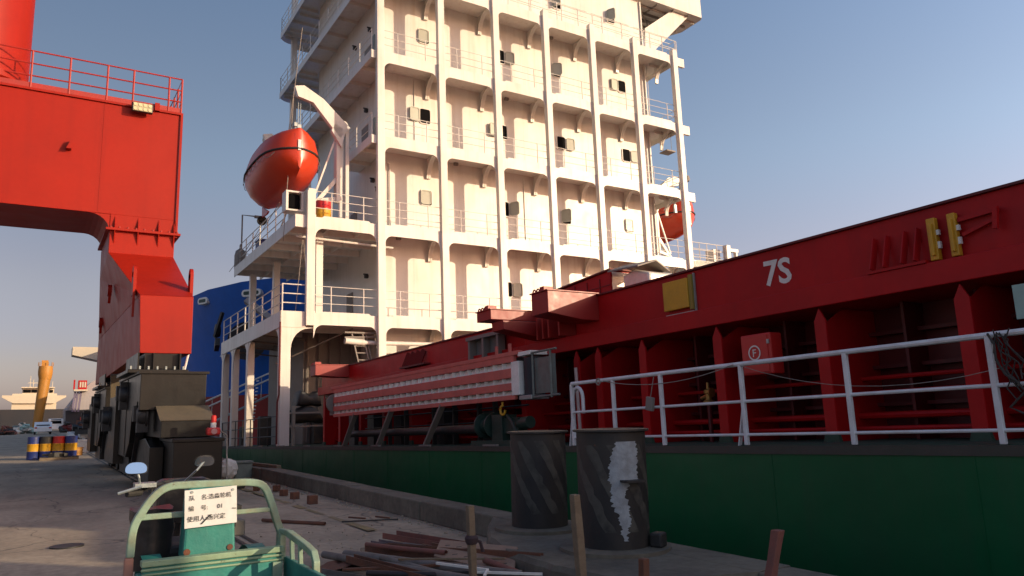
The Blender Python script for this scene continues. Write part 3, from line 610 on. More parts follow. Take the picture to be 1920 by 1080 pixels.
# ================================================================ lifeboats
def lifeboat(name, label, c, flip, grp):
    t = thing(name, label, 'lifeboat', c, grp, ship=True)
    L, hb = 6.3, 1.25
    def ring(u):                                       # u 0 (near end) .. 1 (far end)
        e = abs(2 * u - 1); s = max(0.03, 1 - e ** (4.2 if u < .5 else 2.5)) ** .6
        w_ = hb * s; rise = (.55 if u < .5 else .95) * e ** 3
        y = c[1] - L / 2 + L * u
        kz = -1.22 + rise; top = 1.22 - (.14 if u < .5 else .75) * e ** 2.5
        prof = [(0, kz), (.35, kz + .12), (.75, kz + .45), (.97, -.25 + rise * .4), (1.0, .18), (.97, .45), (.86, .9 * top / 1.2), (.62, top * .92), (.3, top), (0, top)]
        pts = [(c[0] + w_ * a, y, c[2] + z) for a, z in prof] + [(c[0] - w_ * a, y, c[2] + z) for a, z in prof[-2:0:-1]]
        return pts
    us = [0, .02, .05, .1, .16, .24, .34, .45, .56, .66, .76, .84, .9, .95, .98, 1]
    hullb = G().loft([ring(u) for u in us]).build('hull', ORANGE, t, smooth=True)
    def side(u, a): r_ = ring(u); return r_[4] if a > 0 else r_[-4]
    pts = [Vector(side(u, 1)) for u in us] + [Vector(side(u, -1)) for u in us[::-1]]
    pts = [p + (p - Vector((c[0], c[1], p.z))).normalized() * .02 for p in pts]
    G().tube(pts + [pts[0]], .045, 6).build('fender_strip', RUBBER, t, smooth=True)
    g = G(); g.box(c[0] - .4, c[0] + .4, c[1] + 1.0, c[1] + 2.0, c[2] + .9, c[2] + 1.32); g.build('conning_dome', ORANGE, t, bevel=.1)
    g = G(); g.prism([(c[1] + 1.9, c[2] - 1.25), (c[1] + 2.7, c[2] - 1.2), (c[1] + 2.7, c[2] - .7), (c[1] + 1.6, c[2] - 1.2)], 0, c[0] - .04, c[0] + .04); g.build('skeg', ORANGE, t)
    g = G(); g.lathe([(.22, 0), (.22, .14), (.19, .14), (.19, 0)], (c[0], c[1] + 2.75, c[2] - 1.32), 16, 'Y')
    for k in range(3): g.beam((c[0], c[1] + 2.82, c[2] - 1.32), (c[0] + .19 * math.cos(k * 2.1), c[1] + 2.82, c[2] - 1.32 + .19 * math.sin(k * 2.1)), .08, .02, (0, 1, 0))
    g.build('propeller', DARK, t)
    for k in range(6):
        u = .2 + k * .11; p = ring(u)[-6 + 0] if False else ring(u)[12]
    g = G().lathe([(.075, 0), (.075, .03)], (p[0] - .02, p[1], p[2]), 10, 'X'); g.build('porthole', GLASS, t)
    for sg_ in (1, -1):
        gl_ = []
        for i in range(41):
            u = .08 + .84 * i / 40; q = side(u, sg_); gl_.append((q[0] + sg_ * .05, q[1], q[2] - .12 - .16 * abs(math.sin(i * math.pi / 5))))
        G().tube(gl_, .012, 5).build('grab_line', ROPE, t)
    for u in (.3, .5): q = ring(u)[7]; q2 = ring(u)[11]; G().tube([(q2[0], q[1], q2[2] + .04), (q2[0], q[1] + .9, q2[2] + .03)], .02, 6).build('roof_rail', ALU, t)
    q = ring(.02)[1]; B(c[0] - .22, c[0] + .22, c[1] - L / 2 + .02, c[1] - L / 2 + .10, c[2] + .45, c[2] + .85).build('bow_hatch', ORANGE, t, bevel=.04)
    for u in (.12, .86): g = G(); q = ring(u)[9]; g.tube([(q[0], q[1], q[2] - .05), (q[0], q[1], q[2] + .35)], .04, 6); g.box(q[0] - .06, q[0] + .06, q[1] - .1, q[1] + .1, q[2] + .25, q[2] + .42); g.build('release_hook', ALU, t)
    G().prism([(c[1] - 3.2, c[2] + .1), (c[1] - 3.17, c[2] + .1), (c[1] - 3.17, c[2] + .55), (c[1] - 3.2, c[2] + .55)], 0, c[0] - .09, c[0] + .03).build('white_tape', WTXT, t)
    return t
lifeboat('lifeboat', 'orange enclosed lifeboat hanging at the left side of the white deckhouse', (.82, 32.4, 11.66), 0, 'orange lifeboats')
lifeboat('lifeboat', 'orange lifeboat partly hidden behind the right end of the white deckhouse', (25.35, 35.0, 12.7), 1, 'orange lifeboats')
def davit(lab, X0, s, y, z0=8.84):
    t = thing('boat_davit', lab, 'davit', (X0, y, z0), 'lifeboat davits', ship=True)
    def p(x, z): return (X0 + s * x, y, z)
    g = G(); g.beam(p(.2, z0), p(.2, 13.45), .16, .36, (0, 1, 0)); g.beam(p(-.2, 10.1), p(-.2, 13.3), .16, .36, (0, 1, 0)); g.beam(p(-.02, z0), p(-.02, 13.4), .2, .1, (0, 1, 0)); g.build('column', WHITE, t, bevel=.015)
    g = G(); g.prism([(X0 - s * .15, 12.9), (X0 + s * .3, 13.45), (X0 - s * .9, 14.55), (X0 - s * 1.75, 15.0), (X0 - s * 2.15, 14.9), (X0 - s * 2.0, 14.45), (X0 - s * 1.35, 14.3)], 1, y - .3, y - .08)
    g.prism([(X0 - s * .1, 12.5), (X0 + s * .1, 13.3), (X0 - s * .4, 13.55), (X0 - s * .55, 13.2)], 1, y - .3, y - .08); g.build('arm', WHITE, t, bevel=.015)
    g = G(); g.beam(p(-.1, 11.3), p(-1.1, 10.0), .16, .2, (0, 1, 0)); g.beam(p(0, 10.3), p(-1.1, 10.05), .16, .2, (0, 1, 0)); g.beam(p(-1.1, 10.05), p(-1.1, z0), .2, .2, (0, 1, 0)); g.beam(p(-.3, 12.9), p(-1.2, 10.2), .07, .07, (0, 1, 0)); g.build('brace', WHITE, t)
    g = G(); g.lathe([(.2, 0), (.2, .12)], p(-1.9, 14.75), 14, 'Y'); g.lathe([(.2, 0), (.2, .12)], p(-1.6, 14.8), 14, 'Y'); g.lathe([(.22, -.1), (.22, .2)], p(.05, 13.6), 14, 'Y'); g.build('sheave', WHITE, t, smooth=True)
    g = G(); g.tube([p(-1.9, 14.6), p(-1.92, 12.85)], .02, 6); g.tube([p(-1.8, 14.6), p(-1.84, 12.9)], .02, 6); g.tube([p(-1.5, 14.95), p(.1, 13.75)], .015, 5); g.tube([p(-1.5, 14.85), p(.3, 13.5)], .015, 5); g.tube([p(.2, 13.5), p(.25, 11.5), p(.2, 9.5)], .015, 5)
    g.box(*sorted((X0 - s * 1.94, X0 - s * 1.78)), y - .06, y + .06, 12.8, 13.3); g.build('wire_fall', ALU, t)
    return t
davit('cream lifeboat davit beside the left lifeboat on the boat deck', 2.93, 1, 30.3)
davit('second davit further aft behind the left lifeboat', 3.1, 1, 36.2)
davit('lifeboat davit with diagonal braces at the right end of the deckhouse', 22.6, -1, 32.2)
g = G()
for a, b in (((.8, 30.2, 14.6), (.3, 29.6, 8.0)), ((1.0, 29.8, 17.5), (.6, 30.2, 12.9)), ((.6, 34, 9.9), (.2, 39, 8.6)), ((.5, 31, 10.0), (.4, 37, 8.9)), ((1.0, 29.3, 8.3), (.7, 29.2, 5.0)), ((1.0, 29.3, 8.3), (1.3, 29.2, 5.0))):
    a, b = Vector(a), Vector(b); g.tube([a, a.lerp(b, .5) + Vector((0, 0, -.12)), b], .014, 5)
tag(g.build('rigging_line', ROPE, origin=(.8, 30, 8), ship=True), 'thin slack ropes hanging from the left lifeboat gear to the decks below', 'rope')
# things on the boat deck
def drum(g_, x, y, z, r, h, z0=0, z1=1):
    prof = [(r, z0 * h)]
    for k in (1, 2):
        if z0 < k / 3 < z1 + .001: prof += [(r, k * h / 3 - .02), (r + .012, k * h / 3), (r, k * h / 3 + .02)]
    prof.append((r, z1 * h)); g_.lathe(prof, (x, y, z), 20); return g_
t = thing('oil_drum', 'red and yellow banded drum standing on the boat deck behind the railing', 'drum', (1.78, 29.2, 8.84), ship=True)
drum(G(), 1.78, 29.2, 8.84, .31, .86, 0, .6).build('lower_body', YELLOW, t, smooth=True); drum(G(), 1.78, 29.2, 8.84, .31, .86, .6, 1).build('upper_band', FIRE, t, smooth=True)
t = thing('deck_cabinet', 'white cabinet with a dark open front hanging at the corner of the boat deck', 'cabinet', (.5, 28.9, 9), ship=True)
g = G(); g.box(.15, .85, 28.75, 29.3, 9.05, 9.12); g.box(.15, .85, 28.75, 29.3, 9.8, 9.87); g.box(.15, .25, 28.75, 29.3, 9.12, 9.8); g.box(.76, .85, 28.75, 29.3, 9.12, 9.8); g.box(.25, .76, 29.2, 29.3, 9.12, 9.8); g.build('case', WHITE, t, bevel=.01)
B(.27, .74, 28.85, 29.0, 9.15, 9.76).build('dark_inside', GLASS, t, bevel=.08)
t = thing('blue_box', 'small blue crate behind the railing on the boat deck', 'crate', (1.2, 36, 8.84), ship=True); 
B(.8, 1.5, 35.6, 36.3, 8.84, 9.5).build('body', BLUD, t, bevel=.03); B(.78, 1.52, 35.58, 36.32, 9.5, 9.58).build('lid', BLUD, t, bevel=.02)
g = G(); g.tube([(.6, 38.3, 8.84), (.6, 38.3, 11.4), (1.3, 38.3, 11.4)], .04, 6); g.box(1.2, 1.6, 38.25, 38.4, 11.33, 11.45); tag(g.build('lamp_post', GREYP, origin=(.6, 38.3, 8.84), ship=True), 'slender bent lamp post at the aft end of the boat deck', 'lamp post')
g = G(); g.lathe([(.3, 0), (.3, .7), (.24, .95), (.05, 1.1)], (.8, 39.4, 8.84), 14); tag(g.build('vent_cowl', GREYP, smooth=True, origin=(.8, 39.4, 8.84), ship=True), 'rounded grey vent cowl at the far corner of the boat deck railing', 'vent')
# ================================================================ things on the hatch and coaming
t = thing('hatch_box', 'dark red sheeted box with a crumpled foil end on top of the hatch', 'crate', (2.5, 13, 2.75), ship=True)
g = G().prism([(12.25, 2.62), (14.6, 2.62), (14.6, 3.42), (12.25, 3.56)], 0, 2.5, 4.0); g.build('body', COAM, t, bevel=.01)
g = G()
for k in range(5): g.box(2.485, 2.5, 12.6 + k * .45, 12.615 + k * .45, 2.65, 3.44)
for z in (2.85, 3.05, 3.25): g.box(2.485, 2.5, 12.26, 14.58, z, z + .012)
g.build('seam', COAMD, t)
G().add([(2.52 + .08 * i, 12.23 + random.uniform(-.02, .02), 2.63 + .09 * j) for j in range(11) for i in range(10)], [(j * 10 + i, j * 10 + i + 1, (j + 1) * 10 + i + 1, (j + 1) * 10 + i) for j in range(10) for i in range(9)]).build('foil_end', FOIL, t, smooth=True)
G().prism([(12.2, 3.57), (14.7, 3.44), (14.7, 3.47), (12.2, 3.60)], 0, 2.45, 4.1).build('cover_board', RUSTL, t)
t = thing('foil_pack', 'foil wrapped insulation pack under a bent sheet on the hatch, nearer than the red box', 'package', (2.5, 11.3, 2.75), ship=True)
G().prism([(11.0, 2.62), (11.8, 2.62), (11.8, 3.36), (11.45, 3.42), (11.0, 3.28)], 0, 2.45, 3.5).build('body', FOIL, t, bevel=.05)
g = G(); g.add([(2.3, 11.15, 3.44), (2.75, 11.1, 3.58), (3.2, 11.2, 3.42), (2.3, 12.1, 3.5), (2.75, 12.1, 3.66), (3.2, 12.1, 3.5)] + [(2.3, 11.15, 3.41), (2.75, 11.1, 3.55), (3.2, 11.2, 3.39), (2.3, 12.1, 3.47), (2.75, 12.1, 3.63), (3.2, 12.1, 3.47)],
                [(0, 1, 4, 3), (1, 2, 5, 4), (6, 7, 10, 9), (7, 8, 11, 10), (0, 1, 7, 6), (1, 2, 8, 7), (0, 3, 9, 6), (2, 5, 11, 8)]); g.build('bent_sheet', GREYP, t)
t = thing('plank_stack', 'loose boards piled on the hatch beside the yellow panel', 'boards', (2.5, 10, 2.75), ship=True)
for k in range(6):
    G().beam((2.3 + .1 * k, 9.5 + .1 * k, 2.95 + .05 * k), (2.5 + .12 * k, 10.9 - .08 * k, 2.86 + .05 * k), .2, .03).build('plank', WOOD if k % 2 else GREYP, t)
t = thing('coaming_panel_yellow', 'square yellow panel in a pale frame fixed to the red coaming', 'panel', (1.1, 8.9, 2.1), ship=True); t.name = 'yellow_panel'; OFF['yellow_panel'] = Vector((1.1, 8.9, 2.1))
B(1.06, 1.14, 8.64, 9.2, 2.14, 2.62).build('plate', YELLOW, t, bevel=.01)
B(1.08, 1.14, 8.56, 8.63, 2.1, 2.66).build('bar', mat('olive_yellow', (.3, .22, .03), .5), t)
B(1.115, 1.146, 8.53, 8.555, 2.06, 2.68).build('edge_strip', ALU, t); B(1.10, 1.146, 8.56, 9.2, 2.06, 2.08).build('edge_strip', ALU, t)
t = thing('fire_hose_box', 'red fire hose cabinet marked with a circled F against the coaming', 'hose box', (1.0, 7.35, .96), ship=True)
B(1.0, 1.25, 7.07, 7.6, .96, 1.54).build('case', FIRE, t, bevel=.02)
B(.985, 1.0, 7.12, 7.58, .99, 1.51).build('door', FIRE, t, bevel=.006)
g = G(); g.loft([[(.98, 7.35 + r * math.cos(R(a)), 1.27 + r * math.sin(R(a))) for a in range(0, 360, 12)] for r in (.088, .108)], caps=False); g.build('fire_ring', WTXT, t)
text('F', .155, WTXT, 'fire_mark', t, Matrix.Translation(-off(t)) @ basis((.981, 7.39, 1.215), (0, -1, 0), (0, 0, 1)), .002)
B(.975, .99, 7.08, 7.12, 1.1, 1.16).build('hinge', ALU, t); B(.975, .99, 7.08, 7.12, 1.38, 1.44).build('hinge', ALU, t)
t = thing('hanging_tag', 'small grey box hanging on the white ship rail', 'box', (.02, 8.45, .6), ship=True)
g = G(); g.obox((.0, 8.52, .62), (.06, .14, .2), Matrix.Rotation(.2, 3, 'X')); g.build('case', GREYP, t, bevel=.01); G().tube([(0, 8.5, .72), (.05, 8.45, 1.04)], .006, 5).build('string', ROPE, t)
g = G()
def sag(a, b, s, n=10): a, b = Vector(a), Vector(b); return [a.lerp(b, i / n) - Vector((0, 0, s * 4 * (i / n) * (1 - i / n))) for i in range(n + 1)]
g.tube(sag((.02, 9.6, 1.03), (.02, 6.9, 1.05), .14), .006, 5); g.tube(sag((.03, 6.8, 1.03), (.5, 3.9, .75), .22), .004, 5); g.tube([(.03, 9.75 + .05 * math.cos(a * .9), 1.03 + .05 * math.sin(a * .9)) for a in range(14)], .014, 5)
tag(g.build('slack_cable', ROPE, origin=(0, 8, 1), ship=True), 'thin slack cable tied along the white ship rail', 'cable')
g = G(); random.seed(11)
for k in range(9):
    y = 3.62 + random.uniform(-.08, .08); pts = [(.0 + random.uniform(-.03, .03), y - .02 * j + random.uniform(-.06, .06), 1.06 - .09 * j + random.uniform(-.03, .03)) for j in range(random.randint(4, 9))]; g.tube(pts, .007, 5)
g.tube([(.0, 3.72, 1.06), (-.03, 3.66, .95), (-.04, 3.66, .8), (-.03, 3.6, .66), (-.03, 3.52, .6), (-.03, 3.45, .5), (-.03, 3.6, .36), (-.02, 3.5, .3)], .012, 6)
tag(g.build('rope_tangle', mat('dark_rope', (.05, .045, .04), .9), origin=(0, 3.6, .8), ship=True), 'tangled dark rope hanging on the white ship rail by its nearest post', 'rope')
t = thing('turquoise_sign', 'pale turquoise board hanging on the coaming at the right picture edge', 'board', (.95, 3.8, 1.3), ship=True); B(.93, .96, 3.3, 3.86, 1.26, 1.62).build('board', TURQ, t)
# ================================================================ the red portal crane
cr = thing('portal_crane', 'tall red portal crane on black rail bogies, railing and floodlight on its beam', 'crane', (2.4, 22, 0))
bm_ = G(); bm_.box(-26, 2.97, 22.0, 24.7, 6.88, 9.9); bm_.build('portal_beam', CRANE, cr, bevel=.01)
g = G(); g.box(-26, 3.03, 21.94, 24.76, 9.9, 9.96); g.box(2.97, 3.03, 21.94, 22.0, 6.4, 9.9); g.build('beam_flange', CRANE, cr)
g = G(); g.box(1.09, 1.1, 21.994, 22.0, 6.9, 9.88); g.prism([(.28, 8.45), (.4, 8.45), (.38, 8.7)], 1, 21.8, 22.0); g.build('beam_seam', CRANE, cr)
# leg head, flange joint, sloping shin, lower box
fil = [(1.4, 6.88), (1.4, 6.4)] + [(1.4 - .0 - .42 * math.sin(R(a)) * 1, 6.46 + .42 - .42 * math.cos(R(a)) * 1) for a in range(0, 91, 15)]
G().prism([(1.4, 6.5)] + [(1.4 - .5 + .5 * math.cos(R(a)), 6.38 + .5 * math.sin(R(a))) for a in range(0, 91, 15)] + [(1.4, 6.88)], 1, 22.02, 24.68).build('corner_fillet', CRANE, cr)
G().prism([(1.4, 6.5), (2.97, 6.5), (2.97, 6.88), (1.4, 6.88)], 1, 22.0, 24.7).build('leg_head', CRANE, cr)
g = G(); g.box(1.3, 3.1, 21.86, 24.85, 6.44, 6.5); g.build('joint_flange', CRANE, cr)
g = G()
for k in range(9): g.lathe([(.03, 0), (.03, .05)], (1.42 + k * .2, 21.93, 6.5), 6)
g.build('joint_bolt', CRANER, cr)
for x in (1.5, 2.05, 2.55, 2.93): G().prism([(21.88, 6.5), (22.0, 6.5), (22.0, 6.85)], 0, x, x + .025).build('gusset', CRANE, cr)
for x in (1.5, 2.05, 2.55, 2.93): G().prism([(21.88, 6.44), (22.0, 6.44), (22.0, 6.1)], 0, x, x + .025).build('gusset', CRANE, cr)
def H8(a): return G().hexa(a)
# shin: upper ring at z 6.44, lower ring at z 4.22
up_ = [(1.4, 22.0, 6.44), (2.97, 22.0, 6.44), (2.97, 25.0, 6.44), (1.4, 25.0, 6.44)]
md_ = [(1.4, 22.0, 5.85), (2.97, 22.0, 5.85), (2.97, 26.5, 5.85), (1.5, 26.5, 5.85)]
lo_ = [(1.83, 18.3, 4.24), (2.93, 18.3, 4.26), (2.93, 29.5, 4.24), (1.75, 29.5, 4.24)]
bt_ = [(1.88, 18.2, 2.96), (2.92, 18.2, 2.96), (2.92, 30.5, 2.9), (1.8, 30.5, 2.75)]
G().loft([up_, md_, lo_]).build('sloping_shin', CRANE, cr, bevel=.01)
G().loft([[(a, b, c - .002) for a, b, c in lo_], bt_]).build('sill_box', CRANE, cr, bevel=.01)
for x, y, z in ((1.72, 19.0, 4.6), (2.9, 18.9, 4.6)):
    g = G(); g.box(x, x + .07, y - .25, y + .05, z - .3, z + .25); g.lathe([(.14, 0), (.14, .07)], (x, y - .1, z + .25), 14, 'X'); g.build('lifting_eye', CRANE, cr, smooth=True)
for x, y, z in ((1.62, 23.0, 5.0), (1.72, 27.3, 4.6)):
    g = G(); g.lathe([(.16, 0), (.16, .1)], (x - .12, y, z), 14, 'X'); g.prism([(y - .16, z), (y + .16, z), (y, z - .35)], 0, x - .1, x - .03); g.build('pad_eye', CRANE, cr, smooth=True)
g = G(); g.box(1.72, 1.77, 18.7, 18.75, 3.8, 4.7); g.build('grab_rail', CRANE, cr)
# column with its foot ring
g = G(); g.lathe([(1.42, 0), (1.42, 14)], (-2.1, 23.3, 10.05), 48); g.build('column', CRANE, cr, smooth=True)
g = G(); g.lathe([(1.2, 9.96 - 10.05), (1.42, 9.99 - 10.05), (1.62, .1), (1.62, .26), (1.42, .28)], (-2.1, 23.3, 10.05), 48); g.build('foot_ring', CRANE, cr, smooth=True)
g = G(); z = 9.96
px_ = [-.6, .25, 1.12, 1.75, 2.64, 2.97]
for zz in (1.0, .66, .33): g.tube([(-12, 21.98, z + zz), (2.97, 21.98, z + zz), (2.97, 24.7, z + zz)], .02, 6)
for x in px_ + [-1.6, -2.6, -3.6, -4.6]: g.tube([(x, 21.98, z), (x, 21.98, z + 1.0)], .028, 6)
for y in (22.7, 23.4, 24.1, 24.7): g.tube([(2.97, y, z), (2.97, y, z + 1.0)], .028, 6)
for zz in (1.0, .5): g.tube([(-12, 24.7, z + zz), (2.97, 24.7, z + zz)], .018, 6)
g.box(-12, 2.97, 21.97, 21.99, 9.96, 10.1)
g.build('platform_railing', CRANER, cr)
g = G(); g.box(1.72, 2.24, 21.72, 21.86, 9.72, 9.98); fl = g.build('floodlight', DARK, cr, bevel=.03)
g = G()
for i in range(4):
    for j in range(2): g.lathe([(.045, 0), (.05, .02)], (1.8 + i * .12, 21.70, 9.79 + j * .12), 10, 'Y')
g.build('lens', LAMPG, fl); B(1.75, 2.21, 21.712, 21.722, 9.74, 9.96).build('reflector', mat('lamp_panel', (.42, .38, .24), .4), fl)
B(2.3, 2.42, 21.9, 21.98, 9.9, 10.12).build('lug', CRANE, cr)
# bogies
def bogie(dy, first):
    def b_(x0, x1, y0, y1, z0, z1, n, m=BLACK, bv=.012): return B(x0, x1, y0 + dy, y1 + dy, z0, z1).build(n, m, cr, bevel=bv)
    b_(1.62, 2.8, 17.7, 20.2, 2.5, 2.58, 'equalizer_flange')
    g = G(); g.box(1.95, 2.65, 17.9 + dy, 20.0 + dy, 2.58, 2.93)
    for x in (1.8, 2.1, 2.62): g.box(x, x + .03, 17.75 + dy, 20.1 + dy, 2.58, 2.93)
    g.build('pedestal', BLACK, cr)
    g = G()
    for k in range(7): g.lathe([(.025, 0), (.025, .07)], (1.68 + k * .17, 17.78 + dy, 2.58), 6)
    g.build('pedestal_bolt', ALU, cr)
    # stepped balance beams: each box smaller and lower
    G().prism([(17.0, 1.72), (18.2, 1.72), (18.55, 1.05), (19.2, .72), (21.2, .72), (22.0, 1.3), (22.0, 2.2), (21.2, 2.45), (17.0, 2.45)], 0, 1.80, 3.05).build('balance_beam', BLACK, cr, bevel=.012).location.y += dy
    B(1.76, 3.1, 16.96 + dy, 21.2 + dy, 2.452, 2.5).build('beam_cap', BLACK, cr); B(1.785, 1.80, 19.35 + dy, 19.42 + dy, .75, 2.44).build('seam_rib', BLACK, cr); B(1.7, 2.7, 20.9 + dy, 22.6 + dy, .5, 2.1).build('inner_box', BLACK, cr)
    G().prism([(16.1, 1.18), (18.9, 1.18), (18.9, 1.75), (17.0, 1.80), (16.9, 1.78), (16.25, 1.50), (16.1, 1.49)], 0, 2.1, 3.08).build('bogie_frame', BLACK, cr, bevel=.01).location.y += dy
    G().prism([(16.12, 1.492), (16.26, 1.505), (16.92, 1.785), (16.92, 1.80), (16.2, 1.52), (16.1, 1.505)], 0, 2.09, 3.09).build('sunlit_slope', TAN, cr).location.y += dy  # sunlight on the black slope, given as a tan colour
    b_(2.25, 3.12, 15.5, 17.4, .32, 1.16, 'wheel_box')
    b_(2.22, 3.15, 15.47, 17.42, 1.10, 1.17, 'box_cap')
    G().prism([(16.6, .3), (18.6, .3), (18.9, .62), (18.35, 1.1), (17.4, 1.16), (16.6, 1.0)], 0, 1.98, 2.24).build('wheel_box', BLACK, cr, bevel=.012).location.y += dy
    G().prism([(19.4, .3), (21.4, .3), (21.6, 1.0), (21.0, 1.4), (19.6, 1.1)], 0, 1.9, 2.9).build('wheel_box', BLACK, cr, bevel=.012).location.y += dy
    for y in (16.0, 16.95, 18.2, 20.3, 21.0):
        G().lathe([(.12, -.12), (.3, -.1), (.3, -.07), (.26, -.06), (.26, .06), (.12, .08)], (2.4, y + dy, .29), 18, 'X').build('wheel', DARK, cr, smooth=True)
    for y, z, x in ((19.4, 2.1, 1.74), (17.3, 1.62, 1.9), (22.3, 1.6, 1.62)):
        g = G(); g.lathe([(.10, 0), (.17, .02), (.2, .08), (.2, .16), (.24, .17), (.24, .2)], (x - .12, y + dy, z), 12, 'X'); g.box(x - .1, x + .1, y - .1 + dy, y + .13 + dy, z - .34, z + .28); g.box(x - .16, x + .02, y + .05 + dy, y + .28 + dy, z - .12, z + .2)
        g.build('pin_motor', DARK, cr, smooth=True)
    G().beam((1.98, 18.3 + dy, 1.3), (1.98, 19.0 + dy, .5), .05, .16, (1, 0, 0)).build('guard_bar', DARK, cr); G().beam((2.0, 20.2 + dy, 1.3), (1.98, 20.8 + dy, .5), .05, .16, (1, 0, 0)).build('guard_bar', DARK, cr)
bogie(0, True); bogie(8.6, False)
g = G(); g.beam((1.85, 23.1, 2.75), (2.0, 23.9, .6), .1, .28, (1, 0, 0)); g.beam((1.85, 24.3, 2.75), (2.0, 24.0, .6), .08, .1, (1, 0, 0)); g.build('bogie_strut', TAN, cr)
t = thing('warning_siren', 'red siren horn with a red and white beacon fixed to the nearest crane bogie', 'siren', (2.93, 15.4, 1.2))
g = G(); g.box(2.80, 3.04, 15.32, 15.5, 1.22, 1.36); g.build('horn_case', FIRE, t, bevel=.03); g = G(); g.lathe([(.055, 0), (.03, .06)], (2.92, 15.30, 1.29), 12, 'Y'); g.build('horn_mouth', mat('dull_pink', (.5, .25, .25), .5), t, smooth=True)
g = G(); g.lathe([(.05, 0), (.05, .12), (.03, .14)], (2.92, 15.4, 1.45), 12); g.build('beacon', FIRE, t, smooth=True); g = G(); g.lathe([(.052, 0), (.052, .09)], (2.92, 15.4, 1.36), 12); g.build('beacon_base', WTXT, t, smooth=True)
G().tube([(3.04, 15.4, 1.3), (3.18, 15.45, 1.2), (3.2, 15.45, .6), (3.22, 15.5, .3)], .015, 6).build('cable', ROPE, t)
# ================================================================ the two steel bollard pipes on their pedestal
g = G(); random.seed(21)
outl = [(5.3, 8.4), (4.88, 8.4), (4.55, 7.9), (4.1, 7.1), (3.82, 6.3), (3.78, 5.5), (3.86, 4.9), (4.2, 4.5), (4.9, 4.3), (5.3, 4.3)]
fine_ = []
for a, b in zip(outl, outl[1:]):
    for k in range(6): t_ = k / 6; fine_.append((a[0] + (b[0] - a[0]) * t_ + random.uniform(-.012, .012), a[1] + (b[1] - a[1]) * t_ + random.uniform(-.012, .012)))
fine_.append(outl[-1])
g.loft([[(x - (.02 if x < 5 else 0), y, -.005) for x, y in fine_], [(x, y, .22) for x, y in fine_], [(x + (.03 if x < 5 else 0), y, .262) for x, y in fine_]])
struct(g, 'bollard_pedestal', CONC2, smooth=False)
def bollard(lab, x, y, r, h):
    t = thing('steel_bollard', lab, 'bollard', (x, y, .27), 'black steel bollard pipes')
    G().lathe([(r + .19, -.01), (r + .19, .025), (r + .02, .03)], (x, y, .27), 40).build('base_ring', CONC2, t, smooth=True)
    G().lathe([(r, .0), (r, h)], (x, y, .275), 48).build('pipe', BOLL, t, smooth=True)
    G().lathe([(r + .02, h), (r + .035, h + .005), (r + .035, h + .022), (r, h + .025), (r - .03, h + .024)], (x, y, .275), 48).build('rim', DARK, t, smooth=True)
    return t
b1 = bollard('left of the two big black pipe bollards, without the paint splash', 4.84, 7.25, .31, 1.02)
b2 = bollard('nearer pipe bollard with a splash of pale grey paint and a small shelf', 4.69, 5.775, .325, 1.06)
def patch(cx, cy, r, prof, m, name, par):
    g_ = G(); k = 0                                       # a skin of dried paint hugging the pipe: rows of (z, angle from, angle to)
    rows = [[(cx + r * math.cos(R(a0 + (a1 - a0) * i / 10)), cy + r * math.sin(R(a0 + (a1 - a0) * i / 10)), z) for i in range(11)] for z, a0, a1 in prof]
    g_.loft(rows, caps=False, closed=False); return g_.build(name, m, par, smooth=True)
random.seed(4)
vd = math.degrees(math.atan2(-5.75, -4.72))               # the side that faces the camera
pf = []
ja = jb = 0
for k in range(96):
    z = 1.25 - k * .0092; u = k / 95
    base = (10 - 14 * min(1, u * 6), 46) if u < .42 else ((-2 + 6 * (u - .42), 24) if u < .66 else (4 + 22 * (u - .66), 27 - 12 * (u - .66)))
    ja = ja * .6 + random.uniform(-2.6, 2.6); jb = jb * .6 + random.uniform(-3.2, 3.2)
    pf.append((z, vd + base[0] + ja, vd + max(base[0] + 4, base[1]) + jb))
patch(4.69, 5.775, .3285, [(z, a - 0, b) for z, a, b in pf], PAINTW, 'paint_splash', b2)
for bb, cx, cy in ((b1, 4.84, 7.25), (b2, 4.69, 5.775)):
    v0 = math.degrees(math.atan2(-cy, -cx)); rr = .3125 if bb is b1 else .327
    for k in range(4):                                    # worn diagonal warning stripes
        rows = []
        for i in range(15):
            z = 1.22 - i * .055; a = v0 - 88 + k * 40 + i * 5.2
            rows.append((z, a + random.uniform(-1.5, 1.5), a + 17 + random.uniform(-3, 3)))
        patch(cx, cy, rr, rows, mat('faded_stripe', (.062, .060, .052), .6, (.014, .014, .015), .97, 8, .1, .6), 'worn_stripe', bb)
va = R(vd + 32); g = G().obox((4.68 + .36 * math.cos(va), 5.78 + .36 * math.sin(va), .9), (.14, .2, .02), va); g.build('shelf', DARK, b2)
g = G().obox((4.68 + .42 * math.cos(R(vd + 75)), 5.78 + .42 * math.sin(R(vd + 75)), .36), (.14, .12, .13), .4); g.build('base_lug', DARK, b2, bevel=.02)
# ================================================================ stakes
def stake(name, lab, cat, a, b, w_, m, rag=False):
    t = thing(name, lab, cat, b); a, b = Vector(a), Vector(b); g = G(); n = 6; rs = []
    for i in range(n + 1):
        p = b.lerp(a, i / n); e = w_ / 2 * (1 + random.uniform(-.08, .08)); rs.append([(p.x - e, p.y - e, p.z), (p.x + e, p.y - e, p.z), (p.x + e, p.y + e, p.z), (p.x - e, p.y + e, p.z)])
    g.loft(rs); g.build('shaft', m, t, bevel=.006)
    if rag:
        p = b.lerp(a, .62); g = G(); g.lathe([(.04, 0), (.052, .02), (.055, .05), (.04, .07)], p, 10); g.tube([(p.x, p.y, p.z + .04), (p.x + .08, p.y, p.z + .01), (p.x + .1, p.y - .01, p.z - .07)], .014, 6); g.build('rag', mat('dark_rag', (.05, .03, .035), .9), t, smooth=True)
stake('wooden_stake', 'wooden stake with a dark rag tied round it, left of the bollards', 'stake', (3.06, 5.6, .80), (3.09, 5.6, 0), .055, WOOD, True)
